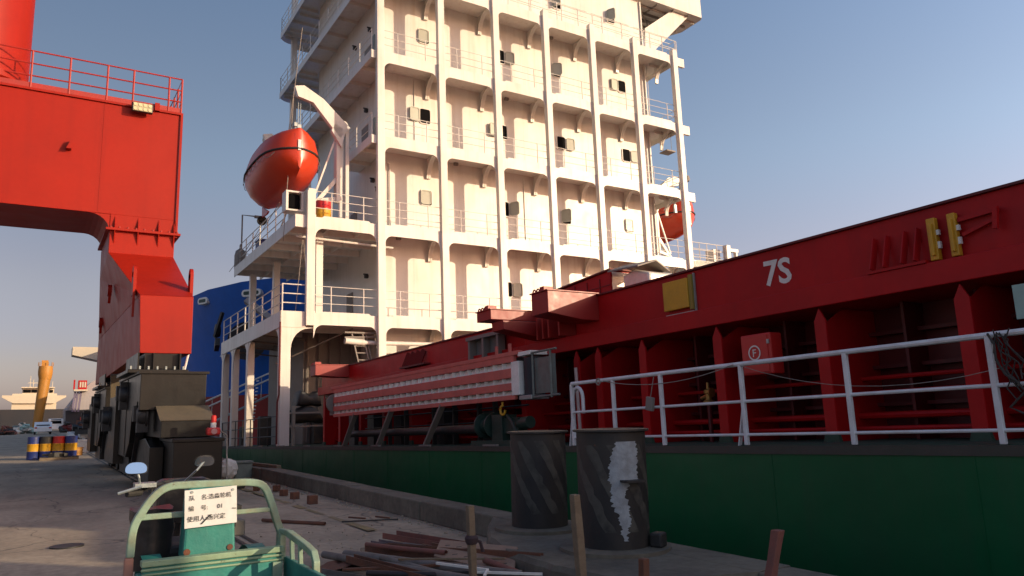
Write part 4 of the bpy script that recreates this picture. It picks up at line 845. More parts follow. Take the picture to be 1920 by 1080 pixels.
stake('wooden_stake', 'bare square wooden stake standing in front of the nearer bollard', 'stake', (3.38, 4.6, .94), (3.44, 4.6, 0), .06, WOOD)
stake('rusty_post', 'short rusty post at the bottom edge below the nearer bollard', 'post', (3.66, 4.2, .52), (3.64, 4.2, 0), .055, RUSTY)
stake('rusty_bar', 'leaning flat rusty red bar in front of the green hull', 'bar', (4.82, 4.0, .62), (4.62, 4.02, -.0), .07, RUSTL)
# ================================================================ scrap pile
random.seed(9)
def member(kind, a, b, lab, m, w_=.12):
    o = Vector(a); g = G(); a, b = Vector(a), Vector(b)
    if kind == 'pipe':
        t = thing('scrap_pipe', lab, 'pipe', a); g.tube([a, a.lerp(b, .5) + Vector((0, 0, -.004)), b], w_ / 2, 12, cap=False); g.tube([b, a.lerp(b, .5), a], w_ / 2 - .008, 12, cap=False); g.build('tube', m, t, smooth=True)
    elif kind == 'channel':
        t = thing('scrap_channel', lab, 'channel', a); d = (b - a).normalized(); x = d.cross(Vector((0, 0, 1))).normalized()
        g.beam(a, b, w_, .008); g.build('web', m, t)
        for s in (1, -1): g = G(); q = x * s * (w_ / 2 - .004) + Vector((0, 0, .034)); g.beam(a + q, b + q, .008, .06); g.build('flange', m, t)
    else:
        t = thing('scrap_bar', lab, 'bar', a); g.beam(a, b, w_, w_ * .6); g.build('bar', m, t, bevel=.004)
    return t
member('channel', (2.35, 7.35, .05), (3.05, 5.3, .06), 'wide pale steel channel nearest the green cart in the scrap pile', STEELG, .17)
member('channel', (2.75, 7.5, .12), (3.15, 5.9, .07), 'rust brown channel lying beside the wide pale one', RUSTY, .10)
member('pipe', (2.9, 8.05, .09), (3.65, 5.75, .15), 'longest grey pipe lying across the scrap pile', STEELG, .10)
member('pipe', (2.95, 7.2, .18), (3.25, 6.1, .12), 'blue ended grey pipe on top of the scrap pile', STEELG, .055)
member('pipe', (2.72, 6.95, .10), (3.12, 6.3, .14), 'short dark pipe low in the scrap pile', DARK, .06)
member('channel', (3.25, 8.3, .06), (3.75, 6.3, .10), 'narrow rusty channel right of the long pipe', RUSTY, .09)
member('channel', (3.45, 8.6, .05), (3.85, 6.9, .06), 'purple grey channel behind the perforated plate', mat('purple_grey_steel', (.15, .11, .12), .7, rust=.2), .12)
member('channel', (3.8, 9.0, .06), (4.15, 7.7, .05), 'short red brown channel at the far end of the scrap pile', RUSTL, .22)
member('pipe', (3.55, 8.0, .13), (3.8, 6.9, .16), 'thin pale pipe under the perforated plate', STEELG, .05)
member('pipe', (4.0, 6.75, .12), (4.12, 5.9, .14), 'reddish pipe lying along the bollard pedestal', RUSTL, .07) if False else member('pipe', (3.62, 6.35, .20), (3.72, 5.4, .12), 'reddish pipe lying along the bollard pedestal', RUSTL, .06)
member('bar', (3.0, 6.5, .14), (3.35, 6.1, .17), 'short dark bar on the scrap pile', DARK, .035)
random.seed(77)
for a_, b_, w_, m_, k_, l_ in (((2.5, 6.9, .03), (2.95, 5.75, .04), .05, RUSTY, 'bar', 'rusty flat bar under the wide pale channel'), ((3.05, 7.7, .05), (3.55, 6.6, .05), .045, WOOD, 'bar', 'thin wooden batten between the long pipe and the brown channel'),
        ((3.15, 8.1, .16), (3.5, 6.9, .20), .05, RUSTL, 'pipe', 'reddish pipe lying on top of the narrow rusty channel'), ((2.65, 7.9, .04), (3.1, 7.5, .05), .05, DARK, 'bar', 'dark bar crossing the far left end of the scrap pile'),
        ((3.4, 7.6, .05), (3.62, 6.9, .06), .07, WOOD, 'bar', 'short board end beside the perforated plate'), ((2.95, 5.9, .18), (3.5, 5.5, .19), .04, STEELG, 'pipe', 'thin grey pipe crossing the near end of the scrap pile'),
        ((3.2, 5.9, .06), (3.6, 5.1, .06), .08, RUSTY, 'channel', 'rusty channel at the bottom picture edge right of the rag stake'), ((3.3, 8.6, .03), (3.1, 8.0, .03), .05, WOOD, 'bar', 'loose wooden batten at the far left tip of the pile')):
    member(k_, a_, b_, l_, m_, w_)
g = G()
for k in range(200):
    x_, y_ = random.gauss(3.2, .7), random.uniform(4.6, 12)
    if x_ > 4.75 or x_ < 1.9 or (x_ > 3.7 and y_ < 8.3): continue
    s_ = random.uniform(.005, .02); g.obox((x_, y_, s_ * .3), (s_, s_ * random.uniform(.5, 1.6), s_ * .6), random.random() * 3)
for k in range(160):
    y_ = random.uniform(8.5, 24); x_ = 4.86 - abs(random.gauss(0, .14)); s_ = random.uniform(.008, .04); g.obox((x_, y_, s_ * .3), (s_, s_ * random.uniform(.5, 1.6), s_ * .6), random.random() * 3)
tag(g.build('grit', CONC, origin=(3.5, 8, 0)), 'loose grit and rust flakes scattered round the scrap pile and curb', 'grit', kind='stuff')
for a_, b_, w_, m_, k_, l_ in (((2.7, 8.15, .10), (3.35, 5.35, .17), .075, STEELG, 'pipe', 'grey pipe running the whole length of the pile beside the longest one'), ((2.55, 7.15, .12), (3.5, 6.55, .15), .04, RUSTY, 'bar', 'rusty bar laid crosswise over the scrap pile'),
        ((3.3, 7.9, .12), (3.95, 5.9, .22), .05, RUSTY, 'channel', 'narrow rusty channel resting on the pedestal edge'), ((3.0, 6.9, .2), (3.75, 6.2, .22), .03, WOOD, 'bar', 'thin pale batten laid across the pipes')):
    member(k_, a_, b_, l_, m_, w_)
t = thing('bent_white_frame', 'bent white painted frame lying on the scrap pile', 'frame', (3.2, 6.3, .2))
G().beam((3.2, 6.5, .2), (3.42, 5.95, .2), .02, .02).build('bar', WTXT, t); G().beam((3.42, 5.95, .2), (3.3, 5.8, .19), .02, .02).build('bar', WTXT, t); G().beam((3.3, 6.0, .19), (3.75, 5.6, .18), .02, .02).build('bar', WTXT, t)
t = thing('perforated_plate', 'tan steel plate with two rows of slots leaning on the scrap pile', 'plate', (3.5, 6.4, .2))
A_, B_, C_, D_ = Vector((3.42, 7.0, .16)), Vector((3.62, 7.25, .26)), Vector((3.98, 6.35, .27)), Vector((3.68, 5.95, .12))
nrm = (B_ - A_).cross(D_ - A_).normalized() * .01
G().hexa([A_ - nrm, B_ - nrm, C_ - nrm, D_ - nrm, A_ + nrm, B_ + nrm, C_ + nrm, D_ + nrm]).build('plate', TANPL, t)
nn = nrm.normalized() * (1 if nrm.z > 0 else -1)
for i in range(6):
    for j in (.3, .7):
        p = A_.lerp(D_, (i + .6 + .3 * j) / 6.5).lerp(B_.lerp(C_, (i + .6 + .3 * j) / 6.5), j) + nn * .011
        d = (C_ - A_).normalized() * .028; s = nn.cross(d).normalized() * .008
        G().add([p - d - s, p + d - s, p + d + s, p - d + s], [(0, 1, 2, 3)]).build('slot', DARK, t)
t = thing('rusty_ladder', 'narrow rusty ladder frame lying between the plate and the pedestal', 'ladder', (3.9, 7.6, .1))
for q in (0, .12): G().beam((3.72 + q, 7.9, .12), (3.98 + q * .6, 5.7, .1), .02, .03).build('side_rail', RUSTY, t)
for k in range(6): G().beam((3.75 + .04 * k, 7.6 - .36 * k, .12), (3.86 + .035 * k, 7.6 - .36 * k, .12), .02, .02).build('rung', RUSTY, t)
t = thing('rag_cover', 'rumpled brown tarp strip lying at the left of the scrap pile', 'tarp', (2.6, 7.5, .05))
g = G(); rings = []
for i in range(9):
    x = 2.45 + i * .075; rings.append([(x, 7.55 + .12 * j + .04 * math.sin(i * 1.7 + j), .02 + .03 * abs(math.sin(i * .9 + j * 1.3)) + (.03 if 2 < i < 7 else 0)) for j in range(4)])
g.loft(rings, caps=False, closed=False).build('sheet', RUSTY, t, smooth=True)
# small rusty blocks along the line, seen from near to far
for i, (x, y, s, lab) in enumerate(((4.30, 13.66, .15, 'nearest and largest of the rusty blocks on the quay by the curb'), (4.28, 14.67, .13, 'second rusty block from the near end of the row by the curb'), (4.29, 15.45, .12, 'middle rusty block of the row by the curb'),
                               (4.43, 16.5, .12, 'rusty block closest to the curb in the row'), (4.12, 16.9, .12, 'farthest rusty block, standing on the yellow line'))):
    G().obox((x, y, s / 2), (s * 1.05, s, s), .2 * i); o = G().obox((0, 0, s / 2), (s * 1.05, s, s), .25 * i).build('rusty_block', RUSTY, bevel=.01); o.location = (x, y, 0); tag(o, lab, 'block', 'small rusty blocks')
t = member('pipe', (3.0, 11.9, .03), (3.62, 10.9, .03), 'short rusty rod lying on the bare quay behind the cart', RUSTY, .05)
member('bar', (3.9, 11.0, .02), (4.65, 10.7, .02), 'thin long bar lying across the yellow line', DARK, .03)
member('bar', (4.15, 11.4, .02), (4.3, 11.1, .02), 'small bent bar beside the thin long bar', RUSTY, .03)
member('bar', (4.5, 11.2, .02), (4.6, 10.9, .02), 'tiny bar nearest the curb behind the thin long bar', RUSTY, .03)
member('bar', (4.95, 22.5, .30), (5.25, 19.4, .31), 'long pale plank lying on top of the curb', WOOD, .12)
g = G().lathe([(.19, .0), (.19, .018)], (.47, 11.3, 0), 24); o = g.build('manhole_cover', DARK, origin=(.47, 11.3, 0)); tag(o, 'dark round drain cover in the quay left of the cart', 'drain cover')
# rubble below the pedestal
random.seed(2)
for i, (x, y, s, lab) in enumerate(((4.25, 4.25, .10, 'grey rubble stone right of the short rusty post'), (4.05, 4.35, .08, 'darker small stone next to the short rusty post'), (4.5, 4.05, .09, 'pale flat stone below the pedestal corner'))):
    bm = bmesh.new(); bmesh.ops.create_icosphere(bm, subdivisions=2, radius=s)
    for v in bm.verts: v.co *= random.uniform(.78, 1.12); v.co.z *= .7
    me = bpy.data.meshes.new('rubble_stone'); bm.to_mesh(me); bm.free(); me.materials.append(STYRO if i else CONC2); o = bpy.data.objects.new('rubble_stone', me); COL.objects.link(o); o.location = (x, y, s * .6 + .02); tag(o, lab, 'stone')
# box and foam by the curb
t = thing('foam_bag', 'crumpled white foam bag standing by the curb left of the grey box', 'bag', (4.3, 20.6, 0))
bm = bmesh.new(); bmesh.ops.create_icosphere(bm, subdivisions=3, radius=.24)
for v in bm.verts: v.co *= random.uniform(.9, 1.08); v.co.z *= 1.1
me = bpy.data.meshes.new('sack'); bm.to_mesh(me); bm.free(); me.materials.append(STYRO); o = bpy.data.objects.new('sack', me); COL.objects.link(o); o.parent = t; o.location = (0, 0, .25)
t = thing('grey_box', 'grey green lidded box standing on the quay beside the white foam bag', 'box', (4.65, 20.8, 0))
B(4.48, 4.9, 20.6, 21.0, 0, .36).build('body', GREYB, t, bevel=.02); B(4.46, 4.92, 20.58, 21.02, .37, .42).build('lid', GREYB, t, bevel=.01)
# ================================================================ electric cargo tricycle
tk = thing('cargo_tricycle', 'worn mint and teal electric cargo tricycle seen from behind, with a white name board', 'tricycle', (1.0, 5.0, 0))
def hoop(pts, w_, m, name, d=.05):
    g_ = G(); rs = []
    P_ = [Vector(p) for p in pts]
    for i, p in enumerate(P_):
        d_ = (P_[min(i + 1, len(P_) - 1)] - P_[max(i - 1, 0)]).normalized(); n_ = Vector((0, 1, 0)); u_ = d_.cross(n_).normalized()
        rs.append([p + u_ * w_ / 2 - n_ * d / 2, p + u_ * w_ / 2 + n_ * d / 2, p - u_ * w_ / 2 + n_ * d / 2, p - u_ * w_ / 2 - n_ * d / 2])
    return g_.loft(rs).build(name, m, tk, bevel=.008)
def cr_(pts, n=6):                                        # smooth curve through points
    out = []
    for i in range(len(pts) - 1):
        p0, p1, p2, p3 = [Vector(pts[max(0, min(len(pts) - 1, i + k))]) for k in (-1, 0, 1, 2)]
        for j in range(n): t_ = j / n; out.append(.5 * ((2 * p1) + (p2 - p0) * t_ + (2 * p0 - 5 * p1 + 4 * p2 - p3) * t_ * t_ + (3 * p1 - p0 - 3 * p2 + p3) * t_ ** 3))
    return out + [Vector(pts[-1])]
Y5 = 5.2
hoop(cr_([(.545, Y5, .74), (.555, Y5, .90), (.60, Y5, 1.0), (.665, Y5, 1.09), (.74, Y5, 1.135), (.85, Y5, 1.14), (1.05, Y5, 1.135), (1.22, Y5, 1.13), (1.31, Y5, 1.10), (1.36, Y5, 1.0), (1.40, Y5, .88), (1.43, Y5, .80)]), .045, MINT, 'rear_hoop')
hoop([(.54, Y5, .45), (.54, Y5, .74)], .05, MINTP, 'hoop_leg'); hoop([(1.42, Y5, .5), (1.43, Y5, .80)], .045, MINT, 'hoop_leg')
G().beam((.57, Y5, .965), (.85, Y5, .965), .03, .035).build('cross_bar', MINT, tk, bevel=.006); G().beam((1.1, Y5, .95), (1.38, Y5, .95), .03, .03).build('cross_bar', MINT, tk, bevel=.006)
g = G().prism([(.825, .70), (1.135, .70), (1.115, 1.12), (.845, 1.12)], 1, 5.14, 5.3); g.build('battery_panel', TEAL, tk, bevel=.015)
G().lathe([(.02, 0), (.02, .006)], (.85, 5.133, .745), 12, 'Y').build('rust_boss', RUSTY, tk); G().lathe([(.018, 0), (.018, .006)], (1.10, 5.133, .75), 12, 'Y').build('rust_boss', RUSTY, tk)
# cargo bed
g = G(); g.box(.60, 1.40, 5.05, 5.09, .42, .70); g.build('bed_front_wall', TEAL, tk, bevel=.006)
g = G(); g.box(.59, 1.41, 5.03, 5.1, .70, .735); g.box(.59, 1.41, 5.035, 5.05, .675, .69); g.box(.59, 1.41, 5.037, 5.05, .65, .662); g.build('bed_lip', mat('mint_lip', (.28, .40, .25), .5, (.12, .14, .08), .5, 8, .3), tk, bevel=.005)
B(.58, 1.45, 3.3, 5.05, .38, .42).build('bed_floor', TEAL, tk)
B(1.43, 1.46, 3.3, 5.12, .40, .66).build('bed_side_wall', TEAL, tk, bevel=.006); B(.57, .60, 3.3, 5.12, .40, .66).build('bed_side_wall', TEAL, tk, bevel=.006)
for x in (.6, 1.34): B(x, x + .06, 5.025, 5.05, .42, .645).build('corner_angle', MINT, tk)
# side rail on the right
def srail(x):
    g_ = G(); P_ = [Vector(p) for p in ((x, 5.12, .62), (x, 5.12, .82), (x + .01, 5.0, .815), (x + .04, 4.72, .765), (x + .05, 4.62, .74), (x + .05, 4.58, .70), (x + .05, 4.57, .45))]
    rs = []
    for i, p in enumerate(P_):
        d_ = (P_[min(i + 1, len(P_) - 1)] - P_[max(i - 1, 0)]).normalized(); n_ = Vector((1, 0, 0)); u_ = d_.cross(n_).normalized()
        rs.append([p + u_ * .02 - n_ * .02, p + u_ * .02 + n_ * .02, p - u_ * .02 + n_ * .02, p - u_ * .02 - n_ * .02])
    g_.loft(rs); g_.build('side_rail', MINT, tk, bevel=.006)
    for y, z in ((4.98, .80), (4.8, .77)): G().beam((x + .03, y, .6), (x + .02, y, z), .025, .025).build('rail_bar', MINT, tk, bevel=.004)
srail(1.42)
# signboard
sg = G().obox((.975, 5.115, 1.005), (.305, .005, .225), Matrix.Rotation(R(-2), 3, 'Y')).build('name_board', SIGNW, tk)
base_ = off(tk)
for s_, x, z, sz in (('队', .845, 1.052, .034), ('名:浩淼轮机', .915, 1.054, .034), ('编', .843, .989, .034), ('号:', .915, .991, .034), ('01', 1.01, .994, .036), ('使用人:汤兴定', .838, .926, .036)):
    text(s_, sz, INK, 'board_lettering', tk, Matrix.Translation(Vector((x, 5.108, z)) - base_) @ basis((0, 0, 0), (1, 0, .035), (-.035, 0, 1)), .0005)
g = G(); g.add([(.915, 5.1075, .908), (.924, 5.1075, .905), (.975, 5.1075, .957), (.970, 5.1075, .962)], [(0, 1, 2, 3)]); g.add([(1.10, 5.1075, .985), (1.125, 5.1075, .983), (1.125, 5.1075, .987), (1.10, 5.1075, .99)], [(0, 1, 2, 3)]); g.build('ink_mark', INK, tk)
# seat, cover, fenders, handlebar, mirrors, front wheel
rings = []
for k in range(7):
    z = .62 + k * .06; rings.append([(.70 + (.13 + .01 * math.sin(k * 2 + a)) * math.cos(a), 5.55 + .16 * math.sin(a), z + .01 * math.sin(3 * a)) for a in [i * math.pi / 6 for i in range(12)]])
G().loft(rings).build('black_cover', PLASTIC, tk, smooth=True)
B(.75, 1.2, 5.45, 5.95, .62, .74).build('seat', RUBBER, tk, bevel=.04); B(.72, 1.25, 5.35, 6.1, .35, .6).build('motor_box', TEAL, tk, bevel=.03)
for x in (.62, 1.24):
    g = G(); rs = []
    for a in range(0, 181, 15): rs.append([(x + q, 5.35 + .3 * math.cos(R(a)), .42 + .3 * math.sin(R(a))) for q in (0, .11)] )
    g.loft(rs, caps=False, closed=False).build('fender', TEAL, tk, smooth=True)
for x in (.66, 1.32): G().lathe([(.08, -.05), (.25, -.05), (.27, 0), (.25, .05), (.08, .05)], (x, 4.6, .27), 24, 'X').build('rear_wheel', RUBBER, tk, smooth=True)
G().lathe([(.08, -.05), (.25, -.05), (.27, 0), (.25, .05), (.08, .05)], (1.05, 7.0, .27), 24, 'X').build('front_wheel', RUBBER, tk, smooth=True)
G().tube([(1.05, 7.0, .3), (1.04, 6.75, .8), (1.03, 6.65, 1.05)], .03, 8).build('steering_fork', DARK, tk, smooth=True)
g = G(); g.tube(cr_([(.66, 6.25, 1.02), (.78, 6.35, 1.05), (.95, 6.55, 1.07), (1.1, 6.55, 1.07), (1.25, 6.35, 1.05), (1.38, 6.25, 1.02)]), .016, 8); g.build('handlebar', DARK, tk, smooth=True)
g = G(); g.box(.85, 1.25, 6.5, 6.75, .75, 1.08); g.build('dash_shield', PLASTIC, tk, bevel=.05)
g = G(); g.box(.66, .80, 6.2, 6.34, 1.06, 1.09); g.tube([(.55, 6.2, 1.03), (.70, 6.2, 1.07)], .011, 6); g.build('brake_lever', ALU, tk, smooth=True)
def mirror(c, rz, tilt, st):
    g_ = G(); M_ = Matrix.Rotation(rz, 3, 'Z') @ Matrix.Rotation(tilt, 3, 'X')
    pl = [(.078 * math.copysign(abs(math.cos(R(a))) ** .7, math.cos(R(a))), .045 * math.copysign(abs(math.sin(R(a))) ** .8, math.sin(R(a))) - .006 * math.cos(R(2 * a))) for a in range(0, 360, 15)]
    v = [Vector(c) + M_ @ Vector((a, 0, b)) for a, b in pl]; v2 = [Vector(c) + M_ @ Vector((a * .9, -.008, b * .9)) for a, b in pl]
    n = len(pl); nv = [Vector(c) + M_ @ Vector((a * .7, .03, b * .7)) for a, b in pl]
    G().loft([nv, v]).build('mirror_shell', PLASTIC, tk, smooth=True)
    G().add(v2 + [Vector(c) + M_ @ Vector((a * .9, -.001, b * .9)) for a, b in pl], [list(range(n))] + [[i, (i + 1) % n, (i + 1) % n + n, i + n] for i in range(n)]).build('mirror_glass', MIRROR, tk)
    G().tube([c, ((c[0] + st[0]) / 2, c[1] - .01, c[2] - .06), st], .008, 6).build('mirror_stem', ALU, tk, smooth=True)
mirror((.66, 6.2, 1.195), R(-10), R(-18), (.70, 6.25, 1.05))
mirror((1.12, 6.2, 1.225), R(5), R(24), (1.02, 6.4, 1.07))
g = G(); g.tube(cr_([(.80, 6.4, 1.06), (.78, 6.3, .92), (.86, 6.2, .8), (.95, 6.4, .7)]), .009, 6); g.tube(cr_([(1.26, 6.35, 1.05), (1.3, 6.2, .9), (1.22, 6.1, .78), (1.1, 6.3, .7)]), .009, 6); g.build('control_cable', RUBBER, tk, smooth=True)
for x in (.66, 1.38): G().tube([(x - .05, 6.22, 1.02), (x + .05, 6.28, 1.02)], .022, 8).build('grip', RUBBER, tk, smooth=True)
for x in (.86, 1.10): G().lathe([(.009, 0), (.009, .006)], (x, 5.108, 1.10), 8, 'Y').build('bolt', ALU, tk)
B(.52, .57, 5.18, 5.24, .42, .56).build('tail_lamp', DARK, tk, bevel=.01); G().tube(cr_([(.54, 5.17, .62), (.52, 5.14, .5), (.56, 5.12, .4)]), .007, 5).build('lamp_cable', RUBBER, tk)
B(1.12, 1.2, 5.3, 5.42, .93, .98).build('bracket', DARK, tk); G().tube([(1.15, 5.3, 1.1), (1.16, 5.32, .95), (1.15, 5.3, .85)], .018, 6).build('cable', RUBBER, tk)
B(1.13, 1.24, 5.35, 5.5, .78, .88).build('charger_box', GREYP, tk, bevel=.01)
# ================================================================ striped drums and junk on the far quay
for i, lab in enumerate(('leftmost blue and yellow striped drum on the quay', 'middle blue and yellow drum with a dark top band', 'third striped drum with a red patch on its top band', 'rightmost blue and yellow striped drum')):
    x, y = .12 + i * .44, 37.3 - i * .12
    t = thing('striped_drum', lab, 'drum', (x, y, 0), 'blue and yellow striped drums'); r = .225
    drum(G(), x, y, 0, r, .92, 0, .36).build('lower_band', BLUD, t, smooth=True); drum(G(), x, y, 0, r, .92, .36, .68).build('middle_band', YELLOW, t, smooth=True)
    drum(G(), x, y, 0, r, .92, .68, 1).build('upper_band', (BLUD, DARK, FIRE, BLUD)[i], t, smooth=True)
t = thing('pallet', 'dark low pallet of scrap lying in front of the striped drums', 'pallet', (.9, 36.4, 0)); random.seed(8)
for k in range(5): B(.35 + .28 * k, .58 + .28 * k, 36.0, 36.5, .1, .13).build('board', DARK, t)
for k in range(3): B(.35, 1.7, 36.0 + k * .2, 36.06 + k * .2, 0, .1).build('bearer', WOOD, t)
g = G()
for k in range(9): g.obox((.5 + random.random() * 1.1, 36.25 + random.uniform(-.15, .15), .2), (random.uniform(.1, .4), .15, random.uniform(.06, .2)), random.random() * 3)
g.build('scrap', DARK, t)
for i, (x, y, s, m, lab) in enumerate(((1.95, 43, .9, STYRO, 'pale carton heap right of the striped drums'), (1.75, 40, .5, OCHRE, 'small brown carton between the drums and the crane'))):
    t = thing('carton', lab, 'carton', (x, y, 0)); G().obox((x, y, s * .3), (s, s * .6, s * .6), .3 * i + .1).build('body', m, t, bevel=.02); G().obox((x + .05, y, s * .66), (s * .9, s * .5, s * .1), .5).build('flap', m, t)
# ================================================================ the blue ship ahead
bs = thing('blue_ship', 'big ship with a flared blue bow and red underbody beyond the deckhouse gallery', 'ship', (14, 60, 0))
def bow(z):                                               # port half outline at height z
    t_ = max(0, min(1, z / 10)); fl = t_ ** 1.6
    ys_ = [102, 96, 80, 68, 61, 56, 52.5, 50, 48.5, 47.6]
    xs_full = [8.6, 8.6, 8.6, 8.7, 9.0, 9.9, 11.4, 13.4, 15.8, 18.2]; xs_low = [8.6, 8.6, 8.8, 9.8, 11.6, 13.4, 15.0, 16.4, 17.4, 18.2]
    out = []
    for y, a, b in zip(ys_, xs_full, xs_low): out.append((b + (a - b) * fl, y + (1 - t_) * (2.2 if y < 70 else 0), z))
    return out
lv = [10.2, 9.2, 8, 6.6, 5.2, 4, 3.1]
def mirr(r_): return r_ + [(36.4 - p[0], p[1], p[2]) for p in r_[::-1]]
def sheer(r_): return [(x, y, z + (.5 * max(0, (62 - y) / 14) if z > 9 else 0)) for x, y, z in r_]
G().loft([mirr(sheer(bow(z))) for z in lv], caps=True).build('upper_hull', BLUE, bs, smooth=True)
G().loft([mirr(bow(z)) for z in (3.098, 2, .8, -.5, -1.7)], caps=True).build('underbody', BOOT, bs, smooth=True)
for y0, x0, az_, wk in ((57.2, 10.0, -66.7, 1.15), (52.2, 12.15, -52.5, 1.6)):
    g = G(); ring0 = rrect(0, 0, wk, .5, .24); a_ = math.atan2(1.5, -2.6)
    o = G().prism(ring0, 1, -.3, .5).build('mooring_port', WTXT, bs, bevel=.03, raw=True); o.location = (x0 - 14, y0 - 60, 9.75); o.rotation_euler.z = R(az_)
    o2 = G().prism(rrect(0, 0, wk - .35, .24, .1), 1, -.31, -.301).build('mooring_port_hole', DGREEN, bs, raw=True); o2.location = o.location; o2.rotation_euler.z = R(az_)
G().beam((11.3, 50.6, 9.0), (13.2, 49.4, 7.3), .35, .5, (0, 1, 0)).build('fairlead_beam', GREYH, bs)
G().lathe([(1.3, -.2), (1.2, .1), (.9, .3)], (12.0, 53.2, 6.6), 20, 'Y').build('anchor_pocket', DARK, bs, smooth=True)
g = G(); g.lathe([(.5, 0), (.4, .3)], (10.3, 55.0, 7.4), 16, 'X'); g.beam((10.4, 53.3, 8.5), (10.1, 54, 6.9), .2, .2); g.beam((10.1, 53, 6.5), (10.3, 54.4, 6.2), .3, .5); g.build('anchor', DARK, bs, smooth=True)
g = G()
for k in range(12): g.box(12.9 - .02 * k, 12.96 - .02 * k, 53.4, 53.9, 3.9 - .24 * k, 3.98 - .24 * k)
g.build('draft_marks', WTXT, bs)
B(8.8, 27, 84, 96, 9, 10.2).build('deckhouse', CREAM, bs)
g = G(); g.prism([(3.3, 9.6), (9, 9.6), (9, 7.9), (6.4, 8.0), (3.3, 8.7)], 1, 97, 100); g.build('bridge_wing', CREAM, bs); B(8.8, 27, 96.2, 101, 9, 10.6).build('bridge', CREAM, bs)
for k, (a, b) in enumerate((((7.6, 45.2, 1.6), (9.3, 43.5, 3.2)), ((7.7, 45.2, 1.1), (9.4, 43.5, 2.75)))):
    pass
t = thing('shore_gangway', 'white double handrail slanting up between the crane and the gallery columns', 'handrail', (8, 46, 0))
for dz in (0, .36): G().tube([(7.55, 46.0, 1.75 + dz), (12.4, 46.0, 4.0 + dz)], .05, 8).build('handrail', WTXT, t, smooth=True)
G().beam((7.55, 46.5, .7), (12.4, 46.5, 3.0), .6, .08).build('walkway', ALU, t)
for k in range(6): G().tube([(7.7 + .9 * k, 46, .85 + .42 * k), (7.7 + .9 * k, 46, 2.15 + .42 * k)], .02, 6).build('post', ALU, t)
# floodlights hanging beside the crane
t = thing('crane_light_cluster', 'cluster of grey lamp housings beyond the right edge of the red sill box', 'lamps', (3.3, 26, 4))
for k in range(4): G().lathe([(.09, 0), (.17, .2)], (3.12 + .05 * (k % 2), 24.5, 3.35 + .36 * k), 12, 'X').build('housing', DARK, t, smooth=True); G().lathe([(.06, 0), (.15, .16)], (3.02, 24.2, 3.3 + .36 * k), 12, 'X').build('red_hood', CRANE, t, smooth=True)
G().tube([(3.05, 24.5, 2.9), (3.1, 24.5, 5)], .03, 6).build('pole', CRANE, t)
g = G(); g.tube([(3.5, 23, 2.7), (3.62, 23, 3.35)], .03, 6); tag(g.build('white_tube', WTXT, origin=(3.5, 23, 2.7)), 'short slanting white tube beside the red crane box', 'tube')
# ================================================================ far ships, cars and yard
fs = thing('far_ship', 'distant black hulled ship with a cream bridge across the end of the quay', 'ship', (0, 165, 0))
def fx(u, Y): # picture column to world x at distance Y
    d = w_from_c(Vector(((u - 960) / 1426.04, (780 - 540) / 1426.04, 1))); return d.x / d.y * Y
def fz(u, v, Y):
    d = w_from_c(Vector(((u - 960) / 1426.04, (v - 540) / 1426.04, 1))); return 1.55 + d.z / d.y * Y
Y0 = 160
h1 = fz(70, 767, Y0)
G().hexa([(-60, Y0, -1.6), (fx(185, Y0), Y0, -1.6), (fx(185, Y0), Y0 + 20, -1.6), (-60, Y0 + 20, -1.6), (-60, Y0, h1 + .3), (fx(185, Y0), Y0, h1 - .1), (fx(185, Y0), Y0 + 20, h1), (-60, Y0 + 20, h1)]).build('hull', BHULL, fs)
def fbox(u0, u1, v0, v1, n, m, dy=2, th=4): 
    um = (u0 + u1) / 2
    return B(fx(u0, Y0 + dy), fx(u1, Y0 + dy), Y0 + dy, Y0 + dy + th, fz(um, v1, Y0 + dy), fz(um, v0, Y0 + dy)).build(n, m, fs)
fbox(20, 104, 738, 768, 'house', CREAM); br = fbox(38, 98, 727, 738, 'bridge', CREAM, 3, 3)
fbox(36, 99, 725.5, 727.5, 'roof', CREAM, 2, 6)
for a, b in ((40, 54), (56, 68), (70, 75), (80, 87), (90, 96)): fbox(a, b, 731, 736, 'window', GLASS, 2.8, .3)
g = G(); g.prism([(fx(0, Y0), fz(0, 741, Y0)), (fx(122, Y0), fz(122, 741, Y0)), (fx(122, Y0), fz(122, 744, Y0)), (fx(100, Y0), fz(100, 756, Y0)), (fx(22, Y0), fz(22, 756, Y0)), (fx(0, Y0), fz(0, 745, Y0))], 1, Y0 + 1.4, Y0 + 4); g.build('bridge_wing', CREAM, fs)
g = G()
for u, v in ((52, 705), (58, 712), (94, 715), (86, 712)): g.tube([(fx(u, Y0 + 5), Y0 + 5, fz(u, 727, Y0 + 5)), (fx(u, Y0 + 5), Y0 + 5, fz(u, v, Y0 + 5))], .06, 6)
g.beam((fx(48, Y0 + 5), Y0 + 5, fz(50, 718, Y0 + 5)), (fx(70, Y0 + 5), Y0 + 5, fz(70, 718, Y0 + 5)), .1, .1); g.build('mast', CREAM, fs)
Y1 = 140
oc = thing('orange_column', 'orange ochre column crane standing before the far black ship', 'crane', (fx(72, Y1), Y1, 0))
a_, b_ = Vector((fx(70, Y1), Y1, 0)), Vector((fx(79, Y1), Y1, fz(79, 706, Y1)))
G().tube([a_, a_.lerp(b_, .8), b_], [.62, .78, .84], 20).build('column', OCHRE, oc, smooth=True)
G().tube([b_ - Vector((0, 0, .5)), b_ + Vector((0, 0, .3)), b_ + Vector((0, 0, .8)), b_ + Vector((0, 0, 1.6))], [.84, .98, 1.0, .96], 20).build('head', OCHRE, oc, smooth=True)
g = G()
for k in range(10): a = k * .628; g.tube([b_ + Vector((1. * math.cos(a), 1. * math.sin(a), 1.6)), b_ + Vector((1. * math.cos(a), 1. * math.sin(a), 2.2))], .05, 5)
